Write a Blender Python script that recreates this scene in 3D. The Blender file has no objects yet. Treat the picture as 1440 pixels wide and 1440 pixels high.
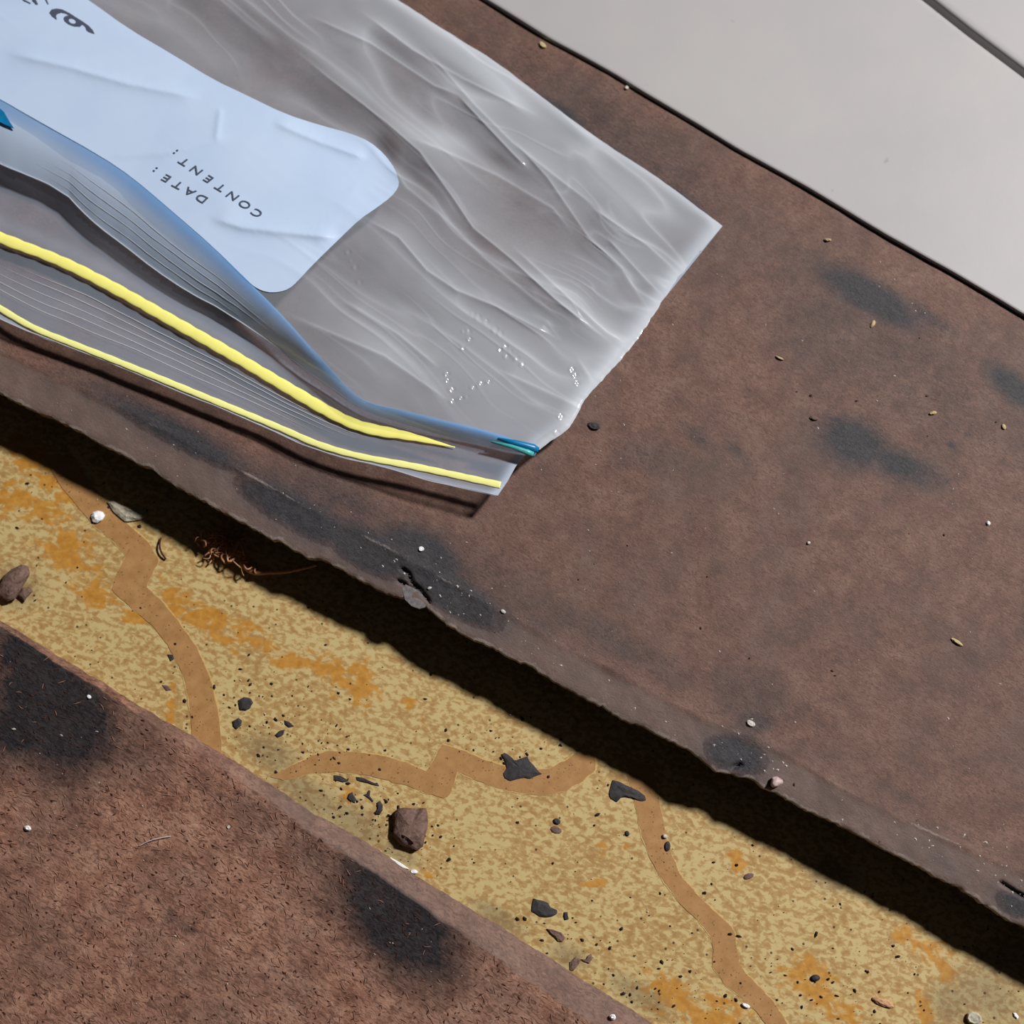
import bpy, bmesh, math, random
import numpy as np
from mathutils import Matrix, Vector

random.seed(7)
rng = np.random.default_rng(11)
SC = bpy.context.scene
COL = SC.collection

# ------------------------------------------------------------------ camera
TILT = math.radians(14.0)
DIST = 0.42
LENS = 47.7
cam_d = bpy.data.cameras.new('camera')
cam_d.lens = LENS
cam_d.sensor_width = 36.0
cam_d.sensor_fit = 'HORIZONTAL'
cam_d.clip_start = 0.01
cam_d.clip_end = 20
cam = bpy.data.objects.new('camera', cam_d)
COL.objects.link(cam)
CAM = Vector((0, -DIST * math.sin(TILT), 0.012 + DIST * math.cos(TILT)))
cam.location = CAM
cam.rotation_euler = (TILT, 0, 0)
cam_d.dof.use_dof = True
cam_d.dof.focus_distance = 0.405
cam_d.dof.aperture_fstop = 9.0
SC.camera = cam

# ------------------------------------------------------------------ world, lamp, exposure
world = bpy.data.worlds.new('room_ambient')
SC.world = world
world.use_nodes = True
bg = world.node_tree.nodes['Background']
bg.inputs['Color'].default_value = (1.0, 0.95, 0.92, 1)
bg.inputs['Strength'].default_value = 0.014

ld = bpy.data.lights.new('ceiling_lamp', 'AREA')
ld.shape = 'DISK'
ld.size = 0.21
ld.energy = 60.0
ld.color = (1.0, 0.98, 0.965)
lamp = bpy.data.objects.new('ceiling_lamp', ld)
COL.objects.link(lamp)
LDIR = Vector((0.86 * math.sin(math.radians(41)), 0.51 * math.sin(math.radians(41)), math.cos(math.radians(41)))).normalized()
lamp.location = LDIR * 2.2
lamp.rotation_euler = LDIR.to_track_quat('Z', 'Y').to_euler()

SC.view_settings.view_transform = 'Standard'
SC.view_settings.look = 'None'
SC.view_settings.exposure = 0.0
SC.view_settings.gamma = 1.0
SC.view_settings.use_curve_mapping = False

# ------------------------------------------------------------------ helpers
CT, ST = math.cos(TILT), math.sin(TILT)


def P(px, py, z):
    """photo pixel -> point where its ray meets height z (numpy arrays welcome)"""
    px = np.asarray(px, float); py = np.asarray(py, float); z = np.asarray(z, float)
    k = 18.0 / LENS / 720.0
    dx = (px - 720) * k
    dyc = -(py - 720) * k
    dy = dyc * CT + ST
    dz = dyc * ST - CT
    t = (z - CAM.z) / dz
    return np.stack(np.broadcast_arrays(CAM.x + dx * t, CAM.y + dy * t, z), -1)


def lin(r, g, b, k=0.84):
    def f(c):
        c /= 255.0
        return c / 12.92 if c <= 0.04045 else ((c + 0.055) / 1.055) ** 2.4
    return (k * f(r), k * f(g), k * f(b), 1.0)


_LAT = rng.random((256, 256))


def vnoise(x, y, seed=0):
    x = np.asarray(x, float) + seed * 17.3; y = np.asarray(y, float) + seed * 31.7
    xi = np.floor(x).astype(int); yi = np.floor(y).astype(int)
    fx = x - xi; fy = y - yi
    fx = fx * fx * (3 - 2 * fx); fy = fy * fy * (3 - 2 * fy)
    g = lambda a, b: _LAT[a % 256, b % 256]
    return ((g(xi, yi) * (1 - fx) + g(xi + 1, yi) * fx) * (1 - fy)
            + (g(xi, yi + 1) * (1 - fx) + g(xi + 1, yi + 1) * fx) * fy) * 2 - 1


def fbm(x, y, o=4, seed=0):
    s = 0; a = 1.0; n = 0
    for i in range(o):
        s = s + a * vnoise(x * 2 ** i, y * 2 ** i, seed + i * 3); n += a; a *= 0.5
    return s / n


def poly(pts):
    return np.array(pts, float)


def resample(pl, n):
    pl = np.asarray(pl, float)
    d = np.r_[0, np.cumsum(np.hypot(*np.diff(pl, axis=0).T))]
    t = np.linspace(0, d[-1], n)
    return np.stack([np.interp(t, d, pl[:, 0]), np.interp(t, d, pl[:, 1])], -1)


def smooth(pl, it=2):
    pl = np.asarray(pl, float)
    for _ in range(it):
        q = [pl[0]]
        for a, b in zip(pl[:-1], pl[1:]):
            q += [a * .75 + b * .25, a * .25 + b * .75]
        q.append(pl[-1]); pl = np.array(q)
    return pl


def seg_dist(px, py, pl):
    """distance to polyline, signed side, and parameter along it (0..1)"""
    best = np.full(np.shape(px), 1e9); side = np.zeros(np.shape(px)); par = np.zeros(np.shape(px))
    L = np.r_[0, np.cumsum(np.hypot(*np.diff(pl, axis=0).T))]
    for i, (a, b) in enumerate(zip(pl[:-1], pl[1:])):
        d = b - a; l2 = d @ d
        t = np.clip(((px - a[0]) * d[0] + (py - a[1]) * d[1]) / l2, 0, 1)
        ex = px - a[0] - t * d[0]; ey = py - a[1] - t * d[1]
        r = np.hypot(ex, ey)
        m = r < best
        best = np.where(m, r, best)
        side = np.where(m, np.sign(d[0] * (py - a[1]) - d[1] * (px - a[0])), side)
        par = np.where(m, (L[i] + t * math.sqrt(l2)) / L[-1], par)
    return best, side, par


def link(name, me, mat, parent=None, smooth_shade=True):
    o = bpy.data.objects.new(name, me)
    COL.objects.link(o)
    if mat:
        me.materials.append(mat)
    if smooth_shade:
        me.polygons.foreach_set('use_smooth', [True] * len(me.polygons))
    if parent:
        o.parent = parent
    return o


def tag(o, label=None, cat=None, group=None, kind=None):
    if label: o['label'] = label
    if cat: o['category'] = cat
    if group: o['group'] = group
    if kind: o['kind'] = kind
    return o


def mesh_from(verts, faces, attrs=None):
    me = bpy.data.meshes.new('m')
    me.from_pydata([tuple(v) for v in verts], [], faces)
    me.update()
    if attrs:
        for k, v in attrs.items():
            a = me.attributes.new(k, 'FLOAT', 'POINT')
            a.data.foreach_set('value', np.asarray(v, np.float32))
    return me


def grid_faces(n, m, off=0, flip=False):
    i, j = np.meshgrid(np.arange(n - 1), np.arange(m - 1), indexing='ij')
    a = (i * m + j).ravel() + off
    f = np.stack([a, a + 1, a + m + 1, a + m], -1)
    return (f[:, ::-1] if flip else f).tolist()


def sheet(name, pts, mat, attrs=None, parent=None, thick=None, bottom=None, flip=False):
    """a grid of points; with a thickness (or a flat bottom height) it becomes a closed slab"""
    n, m = pts.shape[:2]
    e1 = pts[1:, :-1] - pts[:-1, :-1]; e2 = pts[:-1, 1:] - pts[:-1, :-1]
    flip = bool(np.median(e1[..., 0] * e2[..., 1] - e1[..., 1] * e2[..., 0]) > 0)
    top = pts.reshape(-1, 3)
    faces = grid_faces(n, m, 0, flip)
    verts = top
    at = {k: np.asarray(v).ravel() for k, v in (attrs or {}).items()}
    if thick is not None or bottom is not None:
        low = top.copy()
        if bottom is not None: low[:, 2] = np.minimum(bottom, top[:, 2] - 1e-5)
        else: low[:, 2] -= thick
        verts = np.vstack([top, low]); N = n * m
        faces += grid_faces(n, m, N, not flip)
        ring = [(0, j) for j in range(m)] + [(i, m - 1) for i in range(1, n)] + \
               [(n - 1, j) for j in range(m - 2, -1, -1)] + [(i, 0) for i in range(n - 2, 0, -1)]
        idx = [a * m + b for a, b in ring]
        K = len(idx)
        verts = np.vstack([verts, top[idx], low[idx]])
        for a in range(K):
            b = (a + 1) % K
            f = [2 * N + b, 2 * N + a, 2 * N + K + a, 2 * N + K + b]
            faces.append(f[::-1] if flip else f)
        at = {k: np.r_[v, v, v[idx], v[idx]] for k, v in at.items()}
    me = mesh_from(verts, faces, at)
    return link(name, me, mat, parent)


def outline_slab(name, outline, z0, h, mat, parent=None, zfun=None):
    """flat piece from a pixel outline"""
    bm = bmesh.new()
    pl = np.asarray(outline, float)
    zz = z0 if zfun is None else zfun(pl[:, 0], pl[:, 1])
    lo = P(pl[:, 0], pl[:, 1], zz + 0 * pl[:, 0])
    hi = lo.copy(); hi[:, 2] += h
    vl = [bm.verts.new(v) for v in lo]; vh = [bm.verts.new(v) for v in hi]
    n = len(pl)
    bm.faces.new(vh); bm.faces.new(vl[::-1])
    for i in range(n):
        j = (i + 1) % n
        bm.faces.new([vl[i], vl[j], vh[j], vh[i]])
    bmesh.ops.recalc_face_normals(bm, faces=bm.faces[:])
    bmesh.ops.triangulate(bm, faces=[f for f in bm.faces if len(f.verts) > 4])
    me = bpy.data.meshes.new(name); bm.to_mesh(me); bm.free()
    return link(name, me, mat, parent, False)


def tube(path3, rad, sides=8, squash=1.0, cap=True):
    """tube along 3d points with per-point radius -> verts, faces"""
    path3 = np.asarray(path3, float); n = len(path3)
    rad = np.broadcast_to(rad, (n,))
    tan = np.gradient(path3, axis=0); tan /= np.linalg.norm(tan, axis=1)[:, None] + 1e-12
    up = np.array([0, 0, 1.0])
    sd = np.cross(tan, up); sd /= np.linalg.norm(sd, axis=1)[:, None] + 1e-12
    nn = np.cross(sd, tan)
    ang = np.linspace(0, 2 * np.pi, sides, endpoint=False)
    V = (path3[:, None] + rad[:, None, None] * (np.cos(ang)[None, :, None] * sd[:, None]
         + squash * np.sin(ang)[None, :, None] * nn[:, None])).reshape(-1, 3)
    F = []
    for i in range(n - 1):
        for j in range(sides):
            k = (j + 1) % sides
            F.append([i * sides + j, i * sides + k, (i + 1) * sides + k, (i + 1) * sides + j])
    if cap:
        F.append(list(range(sides))[::-1]); F.append([(n - 1) * sides + j for j in range(sides)])
    return V, F


# ------------------------------------------------------------------ materials
class MT:
    def __init__(s, name):
        s.m = bpy.data.materials.new(name); s.m.use_nodes = True
        s.nt = s.m.node_tree; s.N = s.nt.nodes; s.L = s.nt.links
        s.b = s.N['Principled BSDF']; s.out = s.N['Material Output']
        s.tc = s.N.new('ShaderNodeTexCoord').outputs['Object']

    def put(s, sock, v):
        if hasattr(v, 'is_linked') or isinstance(v, bpy.types.NodeSocket): s.L.new(v, sock)
        else: sock.default_value = v

    def mapping(s, scale=(1, 1, 1), rot=0.0, vec=None):
        r = s.N.new('ShaderNodeMapping')
        s.L.new(vec or s.tc, r.inputs['Vector'])
        r.inputs['Rotation'].default_value = (0, 0, rot)
        n = s.N.new('ShaderNodeMapping')
        s.L.new(r.outputs[0], n.inputs['Vector'])
        n.inputs['Scale'].default_value = scale
        return n.outputs[0]

    def noise(s, scale, detail=3, rough=.55, dist=0.0, vec=None, out='Fac'):
        n = s.N.new('ShaderNodeTexNoise')
        s.L.new(vec or s.tc, n.inputs['Vector'])
        n.inputs['Scale'].default_value = scale; n.inputs['Detail'].default_value = detail
        n.inputs['Roughness'].default_value = rough; n.inputs['Distortion'].default_value = dist
        return n.outputs[out]

    def voro(s, scale, vec=None, out='Distance', feature='F1'):
        n = s.N.new('ShaderNodeTexVoronoi'); n.feature = feature
        s.L.new(vec or s.tc, n.inputs['Vector']); n.inputs['Scale'].default_value = scale
        return n.outputs[out]

    def ramp(s, fac, stops, interp='LINEAR'):
        n = s.N.new('ShaderNodeValToRGB'); s.L.new(fac, n.inputs[0])
        cr = n.color_ramp; cr.interpolation = interp
        while len(cr.elements) < len(stops): cr.elements.new(0.5)
        for e, (p, c) in zip(cr.elements, stops):
            e.position = p; e.color = c if hasattr(c, '__len__') else (c, c, c, 1)
        return n.outputs[0]

    def mix(s, fac, a, b, mode='MIX'):
        n = s.N.new('ShaderNodeMix'); n.data_type = 'RGBA'; n.blend_type = mode
        s.put(n.inputs['Factor'], fac); s.put(n.inputs['A'], a) if False else None
        for k, v in ((6, a), (7, b)):
            s.put(n.inputs[k], v)
        return n.outputs[2]

    def math(s, op, a, b=0.0, clamp=False):
        n = s.N.new('ShaderNodeMath'); n.operation = op; n.use_clamp = clamp
        s.put(n.inputs[0], a); s.put(n.inputs[1], b)
        return n.outputs[0]

    def attr(s, name):
        n = s.N.new('ShaderNodeAttribute'); n.attribute_name = name
        return n.outputs['Fac']

    def bump(s, h, strength=.5, dist=0.0005):
        n = s.N.new('ShaderNodeBump'); n.inputs['Strength'].default_value = strength
        n.inputs['Distance'].default_value = dist
        s.L.new(h, n.inputs['Height']); s.L.new(n.outputs[0], s.b.inputs['Normal'])
        return n.outputs[0]

    def base(s, c, rough=.6, spec=.4):
        s.put(s.b.inputs['Base Color'], c); s.put(s.b.inputs['Roughness'], rough)
        s.b.inputs['Specular IOR Level'].default_value = spec
        return s


def simple(name, c, rough=.6, spec=.4, var=.25, scale=900, bump=.4):
    t = MT(name)
    n = t.noise(scale, 4)
    d = tuple(x * (1 - var) for x in c[:3]) + (1,)
    u = tuple(min(1, x * (1 + var)) for x in c[:3]) + (1,)
    t.base(t.ramp(n, [(.3, d), (.7, u)]), rough, spec)
    t.bump(n, bump, .0004)
    return t.m


# patterned lino
t = MT('patterned_lino')
v = t.mapping((1, 1.5, 1), math.radians(15))
n1 = t.noise(430, 3.0, .6, .35, v)
cream, tan, deep = lin(214, 189, 131), lin(191, 156, 100), lin(178, 139, 84)
n2 = t.noise(60, 2)
sh = t.math('ADD', n1, t.math('MULTIPLY', t.math('SUBTRACT', n2, .5), .30))
c = t.ramp(sh, [(.36, deep), (.43, tan), (.47, tan), (.55, cream), (1, lin(210, 192, 142))])
om = t.attr('orange')
on = t.noise(170, 3, .6, .6, v)
ofac = t.ramp(t.math('ADD', om, t.math('MULTIPLY', t.math('SUBTRACT', on, .5), 1.5)), [(.34, 0), (.52, 1)])
ocol = t.ramp(t.noise(420, 2), [(.35, lin(188, 124, 38)), (.65, lin(212, 150, 56))])
c = t.mix(t.math('MULTIPLY', ofac, .86), c, ocol)
gm = t.attr('grime')
gn = t.noise(700, 3, .7)
gfac = t.ramp(t.math('MULTIPLY', gm, t.math('ADD', gn, .35)), [(.25, 0), (.75, 1)])
c = t.mix(t.math('MULTIPLY', gfac, .5), c, lin(120, 106, 84))
vd = t.voro(420)
rnd = t.N.new('ShaderNodeSeparateColor'); t.L.new(t.voro(420, out='Color'), rnd.inputs[0])
sp = t.math('MULTIPLY', t.math('LESS_THAN', vd, .16), t.math('LESS_THAN', rnd.outputs[0], .17))
c = t.mix(t.math('MULTIPLY', sp, .85), c, lin(58, 44, 34))
t.base(c, .42, .35)
t.bump(t.noise(500, 3), .15, .0002)
M_LINO = t.m

t = MT('ribbon_print')
n = t.noise(260, 3)
c = t.ramp(n, [(.3, lin(174, 128, 78)), (.7, lin(193, 147, 95))])
c = t.mix(t.math('MULTIPLY', t.ramp(t.noise(1300, 2), [(.30, 1), (.36, 0)]), .7), c, lin(92, 56, 34))
t.base(c, .42, .35)
t.bump(t.noise(600, 3), .12, .0002)
M_RIBBON = t.m
M_RIBEDGE = simple('ribbon_outline', lin(214, 180, 116), .45, .3, .12)


def brown_board(name, lo, mid, hi, pit, fine, spec, rough, bump, s0, s1, cut):
    t = MT(name)
    v = t.mapping((1, 2.2, 1), math.radians(32))
    a = t.noise(140, 4, .6, .3)
    c = t.ramp(a, [(.30, lo), (.5, mid), (.72, hi)])
    f = t.noise(fine, 3, .65, 1.2, v)
    c = t.mix(t.ramp(f, [(.36, .75), (.52, 0)]), c, tuple(x * pit for x in lo[:3]) + (1,))
    c = t.mix(t.ramp(f, [(.56, 0), (.75, .45)]), c, tuple(min(1, x * 1.5) for x in hi[:3]) + (1,))
    c = t.mix(t.math('MULTIPLY', t.ramp(t.noise(38, 3), [(.42, 0), (.68, 1)]), .45), c, lin(94, 80, 75))
    st = t.attr('stain')
    sn = t.noise(260, 4, .65)
    sf = t.ramp(t.math('ADD', st, t.math('MULTIPLY', t.math('SUBTRACT', sn, .5), .35)), [cut[0], cut[1]])
    sf = t.math('MULTIPLY', sf, t.math('GREATER_THAN', st, .01))
    sc = t.ramp(f, [(.35, s0), (.7, s1)])
    c = t.mix(t.math('MULTIPLY', sf, .95), c, sc)
    c = t.mix(t.math('MULTIPLY', t.attr('lip'), .5), c, lin(124, 110, 105))
    wn = t.attr('worn')
    wf = t.ramp(t.math('MULTIPLY', wn, t.math('ADD', t.noise(900, 3, .7), .25)), [(.35, 0), (.75, .8)])
    c = t.mix(wf, c, lin(172, 158, 150))
    t.base(c, rough, spec)
    t.bump(t.math('ADD', f, t.math('MULTIPLY', a, .6)), bump, .0006)
    return t.m


M_BOARD = brown_board('brown_fibreboard', lin(106, 80, 71), lin(126, 94, 82), lin(138, 108, 94), .72, 700, .25, .62, .28, lin(44, 45, 51), lin(72, 74, 80), ((.12, 0), (.72, .95)))
M_FELT = brown_board('rough_brown_fibreboard', lin(130, 90, 74), lin(162, 119, 100), lin(184, 142, 121), .42, 470, .12, .85, .7, lin(24, 25, 29), lin(54, 55, 60), ((.20, 0), (.75, 1)))

t = MT('white_paint')
c = t.ramp(t.noise(22, 3), [(.3, lin(184, 181, 183)), (.7, lin(192, 189, 188))])
c = t.mix(t.math('MULTIPLY', t.ramp(t.noise(420, 4, .6), [(.24, 1), (.34, 0)]), .12), c, lin(150, 148, 146))
gm = t.attr('grime')
c = t.mix(t.math('MULTIPLY', t.ramp(t.math('MULTIPLY', gm, t.math('ADD', t.noise(800, 2), .3)), [(.4, 0), (.9, 1)]), .6), c, lin(138, 132, 118))
t.base(c, .5, .35)
t.bump(t.noise(160, 4), .10, .0004)
M_WHITE = t.m
M_BATTEN = simple('dark_batten_wood', lin(60, 44, 36), .8, .2)


def plastic(name, col, haze_lo, haze_hi, rough=.13, tint=(1, 1, 1, 1), gain=.5, mixt=.25):
    """clear film: part transparent, part milky scatter, with a glossy coat"""
    t = MT(name)
    for n in list(t.N):
        if n.type == 'BSDF_PRINCIPLED': t.N.remove(n)
    tr = t.N.new('ShaderNodeBsdfTransparent'); tr.inputs[0].default_value = tint
    df = t.N.new('ShaderNodeBsdfDiffuse'); t.put(df.inputs[0], col)
    tl = t.N.new('ShaderNodeBsdfTranslucent'); t.put(tl.inputs[0], col)
    md = t.N.new('ShaderNodeMixShader'); md.inputs[0].default_value = mixt
    t.L.new(df.outputs[0], md.inputs[1]); t.L.new(tl.outputs[0], md.inputs[2])
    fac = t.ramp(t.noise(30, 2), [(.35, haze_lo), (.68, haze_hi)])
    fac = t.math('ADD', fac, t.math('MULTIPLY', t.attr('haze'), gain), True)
    m1 = t.N.new('ShaderNodeMixShader'); t.L.new(fac, m1.inputs[0])
    t.L.new(tr.outputs[0], m1.inputs[1]); t.L.new(md.outputs[0], m1.inputs[2])
    gl = t.N.new('ShaderNodeBsdfGlossy'); gl.inputs['Roughness'].default_value = rough
    lw = t.N.new('ShaderNodeLayerWeight'); lw.inputs[0].default_value = .5
    fr = t.math('ADD', t.math('MULTIPLY', t.math('POWER', lw.outputs['Facing'], 4.0), .5), .05, True)
    m2 = t.N.new('ShaderNodeMixShader')
    t.L.new(fr, m2.inputs[0]); t.L.new(m1.outputs[0], m2.inputs[1]); t.L.new(gl.outputs[0], m2.inputs[2])
    t.L.new(m2.outputs[0], t.out.inputs['Surface'])
    return t.m


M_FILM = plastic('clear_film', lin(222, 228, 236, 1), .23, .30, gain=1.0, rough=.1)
M_FILMB = plastic('clear_film_back', lin(200, 212, 232, 1), .19, .25, gain=1.0)
M_LIP = plastic('lip_film', lin(206, 224, 250, 1), .82, .9, mixt=.18)
M_BLUE = plastic('blue_film', lin(126, 180, 238, 1), 0.02, .05, gain=.72, mixt=.1)
M_RIDGE = plastic('ridge_film', lin(232, 234, 238, 1), .6, .8)
M_TEAL = simple('blue_plastic', lin(20, 128, 184), .35, .5, .12, 300, .1)
M_YEL = simple('yellow_plastic', lin(255, 248, 138, 1), .38, .3, .0, 300, .15)
M_YELP = simple('pale_yellow_plastic', lin(252, 250, 160, 1), .38, .3, .0, 300, .15)

t = MT('label_white')
c = t.ramp(t.noise(40, 3), [(.3, lin(198, 218, 248, .9)), (.7, lin(206, 226, 252, .9))])
t.base(c, .38, .4)
M_LABEL = t.m
t = MT('label_ink'); t.base(lin(84, 92, 112), .6, .2)
M_INK = t.m

M_DARK = simple('dark_bitumen', lin(62, 58, 60), .7, .3, .3)
M_CHUNK = simple('brown_chunk', lin(124, 98, 88), .75, .25, .3, 900, .9)
M_PALE = simple('pale_crumb', lin(214, 208, 200), .6, .3, .12)
M_WHITEC = simple('white_crumb', lin(246, 246, 248, 1), .55, .4, .05)
M_PINK = simple('pink_pebble', lin(214, 186, 182), .5, .4, .1)
M_FIBL = simple('light_fibre', lin(168, 122, 102), .9, .1, .2)
M_FIBD = simple('dark_fibre', lin(78, 48, 40), .9, .1, .2)
M_GRIT = simple('dark_grit', lin(52, 38, 32), .8, .2, .2)
M_TWIG = simple('fibre_tuft', lin(200, 150, 110), .85, .15, .3)
M_STRAW = simple('straw_crumb', lin(206, 184, 140), .6, .3, .15)

# ------------------------------------------------------------------ outlines read off the photograph
DIRX, DIRY = 0.864, 0.504                                     # run of the boards
F_EDGE = poly([(-420, 335), (-200, 450), (0, 553), (40, 573), (100, 600), (160, 633), (213, 660), (267, 693), (307, 717),
               (360, 746), (400, 764), (430, 782), (460, 789), (493, 808), (530, 828), (547, 835), (566, 838), (590, 846), (608, 858), (627, 877),
               (660, 897), (700, 915), (753, 940), (777, 957), (823, 980), (880, 1013), (920, 1030), (973, 1055), (1007, 1085),
               (1027, 1089), (1053, 1094), (1087, 1113), (1163, 1152), (1240, 1191), (1267, 1207), (1353, 1250), (1393, 1277),
               (1420, 1295), (1440, 1303), (1640, 1412), (1900, 1550)])
RIDGE = poly([(-420, 275), (-200, 388), (0, 492), (143, 562), (200, 590), (360, 673), (467, 733), (540, 767), (647, 828), (707, 860), (800, 912),
              (1000, 1015), (1033, 1028), (1080, 1048), (1153, 1090), (1240, 1137), (1293, 1163), (1360, 1193), (1440, 1228), (1640, 1338), (1900, 1480)])
W_EDGE = poly([(-300, -590), (240, -270), (680, 0), (773, 57), (853, 100), (960, 165), (1040, 213), (1113, 253), (1173, 288), (1247, 333),
               (1313, 370), (1380, 408), (1440, 445), (1600, 540), (2050, 805)])
GROOVE = poly([(200, -800), (780, -400), (1120, -140), (1250, -42), (1307, 2), (1360, 44), (1440, 104), (1560, 195), (2100, 610)])
E_EDGE = poly([(-450, 600), (-200, 752), (0, 872), (50, 903), (100, 933), (150, 963), (180, 983), (230, 1013), (267, 1033), (313, 1060), (360, 1090), (400, 1116),
               (437, 1143), (467, 1157), (527, 1192), (587, 1233), (647, 1270), (700, 1300), (733, 1323), (783, 1353), (827, 1383), (880, 1415), (930, 1447), (1100, 1555), (1400, 1740)])
E_W = poly([(-450, 8), (0, 8), (180, 11), (313, 16), (437, 24), (527, 30), (600, 32), (700, 38), (800, 44), (1400, 50)])

Z_BOARD = 0.0196
Z_PLANK = 0.0212


def ridge_y(px): return np.interp(px, RIDGE[:, 0], RIDGE[:, 1])


CRACKS = [poly([(566, 800), (575, 806), (578, 818), (590, 828), (604, 846)]),
          poly([(561, 817), (574, 824), (584, 828)]),
          poly([(1408, 1241), (1425, 1252), (1442, 1262)]),
          poly([(1031, 1081), (1034, 1077), (1042, 1075)])]


def z_board(px, py):
    d = np.clip((py - ridge_y(px)) / 62.0, 0, 1.3)
    z = Z_BOARD - 0.0009 * d - 0.0006 * np.clip(d - .8, 0, 1)
    z = z + 0.00045 * fbm(px / 260, py / 260, 3, 5) + 0.00022 * fbm(px / 40, py / 40, 3, 9) * (1 + 1.2 * (d > 0))
    z = z + 0.00035 * np.exp(-((py - ridge_y(px)) / 7.0) ** 2) * (.5 + .5 * fbm(px / 60, py / 60, 2, 2))
    return z


# ------------------------------------------------------------------ floor
ax = np.r_[np.linspace(-4200, -300, 8)[:-1], np.linspace(-300, 1740, 420), np.linspace(1740, 5600, 8)[1:]]
ay = np.r_[np.linspace(-2200, 300, 6)[:-1], np.linspace(300, 1700, 300), np.linspace(1700, 3600, 8)[1:]]
GX, GY = np.meshgrid(ax, ay, indexing='ij')
ORANGE = [(40, 640, 60, 32, 30), (90, 690, 45, 30, 30), (60, 720, 40, 25, 0), (95, 775, 62, 40, 40), (140, 838, 38, 22, 20), (110, 800, 34, 40, 0), (248, 850, 38, 30, 30),
          (290, 872, 60, 26, 25), (370, 905, 34, 20, 20), (335, 890, 30, 40, 60), (420, 930, 34, 26, 0), (470, 945, 60, 28, 15), (512, 968, 26, 40, 0), (240, 1000, 9, 34, 0), (243, 970, 7, 15, 0),
          (490, 1125, 11, 18, 0), (600, 1230, 11, 12, 0), (575, 985, 12, 12, 0), (598, 1022, 6, 20, -20), (835, 1243, 26, 7, -8), (1130, 1368, 40, 34, 20), (1150, 1400, 26, 44, 0), (1320, 1350, 22, 44, -20), (1270, 1318, 34, 16, 35),
          (1000, 1430, 70, 40, 30), (930, 1395, 50, 32, 30), (1300, 1420, 18, 30, 0), (880, 1192, 10, 8, 0), (848, 1190, 8, 14, 0), (1035, 1205, 18, 24, 0), (1190, 1425, 30, 24, 0), (20, 700, 40, 30, 0), (190, 870, 30, 12, 20)]
GRIME = [(20, 825, 42, 34, 0), (440, 1125, 60, 26, 25), (420, 1105, 50, 16, 15), (500, 1160, 60, 30, 30), (1390, 1400, 70, 44, 30), (1340, 1410, 40, 40, 0), (1420, 1350, 60, 30, 0), (380, 1060, 50, 26, 30),
         (800, 1345, 34, 20, 20), (700, 1290, 50, 16, 32), (560, 1200, 40, 16, 32), (900, 1400, 60, 20, 32), (1170, 1230, 40, 26, 20)]


def blobs(px, py, lst, soft=1.0):
    o = np.zeros(np.shape(px))
    for (x, y, rx, ry, a) in lst:
        ca, sa = math.cos(math.radians(a)), math.sin(math.radians(a))
        dx = (px - x) * ca + (py - y) * sa; dy = -(px - x) * sa + (py - y) * ca
        o = np.maximum(o, np.exp(-((dx / rx) ** 2 + (dy / ry) ** 2) * soft))
    return o


o_m = blobs(GX, GY, ORANGE, .9) * .62
out = (GX < -60) | (GX > 1500) | (GY > 1500)
o_m = np.where(out, .30 * np.clip(fbm(GX / 130, GY / 130, 3, 4) * 2, 0, 1.6), o_m)
floor = sheet('floor', P(GX, GY, 0 * GX), M_LINO, {'orange': o_m, 'grime': blobs(GX, GY, GRIME, .8)}, bottom=-0.004)
tag(floor, 'worn yellow mottled linoleum with orange patches and printed ribbons', kind='structure')

RIB_A = [(60, 640), (90, 690), (128, 735), (158, 760), (178, 781), (165, 803), (158, 828), (168, 840), (190, 858), (215, 880), (237, 908), (256, 945), (267, 985), (270, 1035), (264, 1070), (255, 1110),
         (300, 1120), (310, 1080), (312, 1050), (309, 1018), (302, 980), (292, 945), (278, 912), (262, 890), (245, 866), (225, 843), (205, 824), (215, 808), (224, 787), (214, 769), (200, 755), (175, 733), (150, 708), (125, 675), (100, 640)]
RIB_B = [(380, 1092), (410, 1077), (440, 1062), (460, 1056), (500, 1057), (540, 1063), (570, 1072), (600, 1084), (611, 1068), (622, 1046), (650, 1055), (680, 1068), (710, 1078), (740, 1084), (770, 1081), (795, 1070), (812, 1058), (835, 1056),
         (838, 1070), (836, 1084), (820, 1098), (795, 1112), (770, 1118), (745, 1117), (715, 1112), (690, 1105), (660, 1093), (643, 1084), (638, 1102), (632, 1119), (622, 1122), (605, 1117), (575, 1106), (545, 1098), (520, 1091), (480, 1085), (440, 1087), (400, 1098)]
RIB_C = [(880, 1075), (888, 1105), (894, 1130), (898, 1155), (905, 1180), (915, 1210), (930, 1235), (945, 1255), (960, 1275), (985, 1298), (1000, 1315), (1003, 1335), (1003, 1360), (1020, 1385), (1045, 1405), (1065, 1425), (1080, 1445), (1090, 1500),
         (1130, 1500), (1110, 1445), (1090, 1411), (1070, 1390), (1050, 1370), (1040, 1355), (1035, 1330), (1034, 1310), (1020, 1295), (1003, 1280), (980, 1258), (960, 1235), (948, 1210), (938, 1185), (932, 1150), (926, 1120), (918, 1075)]


def rough_outline(pl, amp, step, seed):
    pl = np.vstack([pl, pl[:1]])
    d = np.r_[0, np.cumsum(np.hypot(*np.diff(pl, axis=0).T))]
    q = resample(pl, int(d[-1] / step))[:-1]
    return q + amp * np.stack([fbm(q[:, 0] / 9, q[:, 1] / 9, 2, seed), fbm(q[:, 0] / 9, q[:, 1] / 9, 2, seed + 7)], -1)


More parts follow.
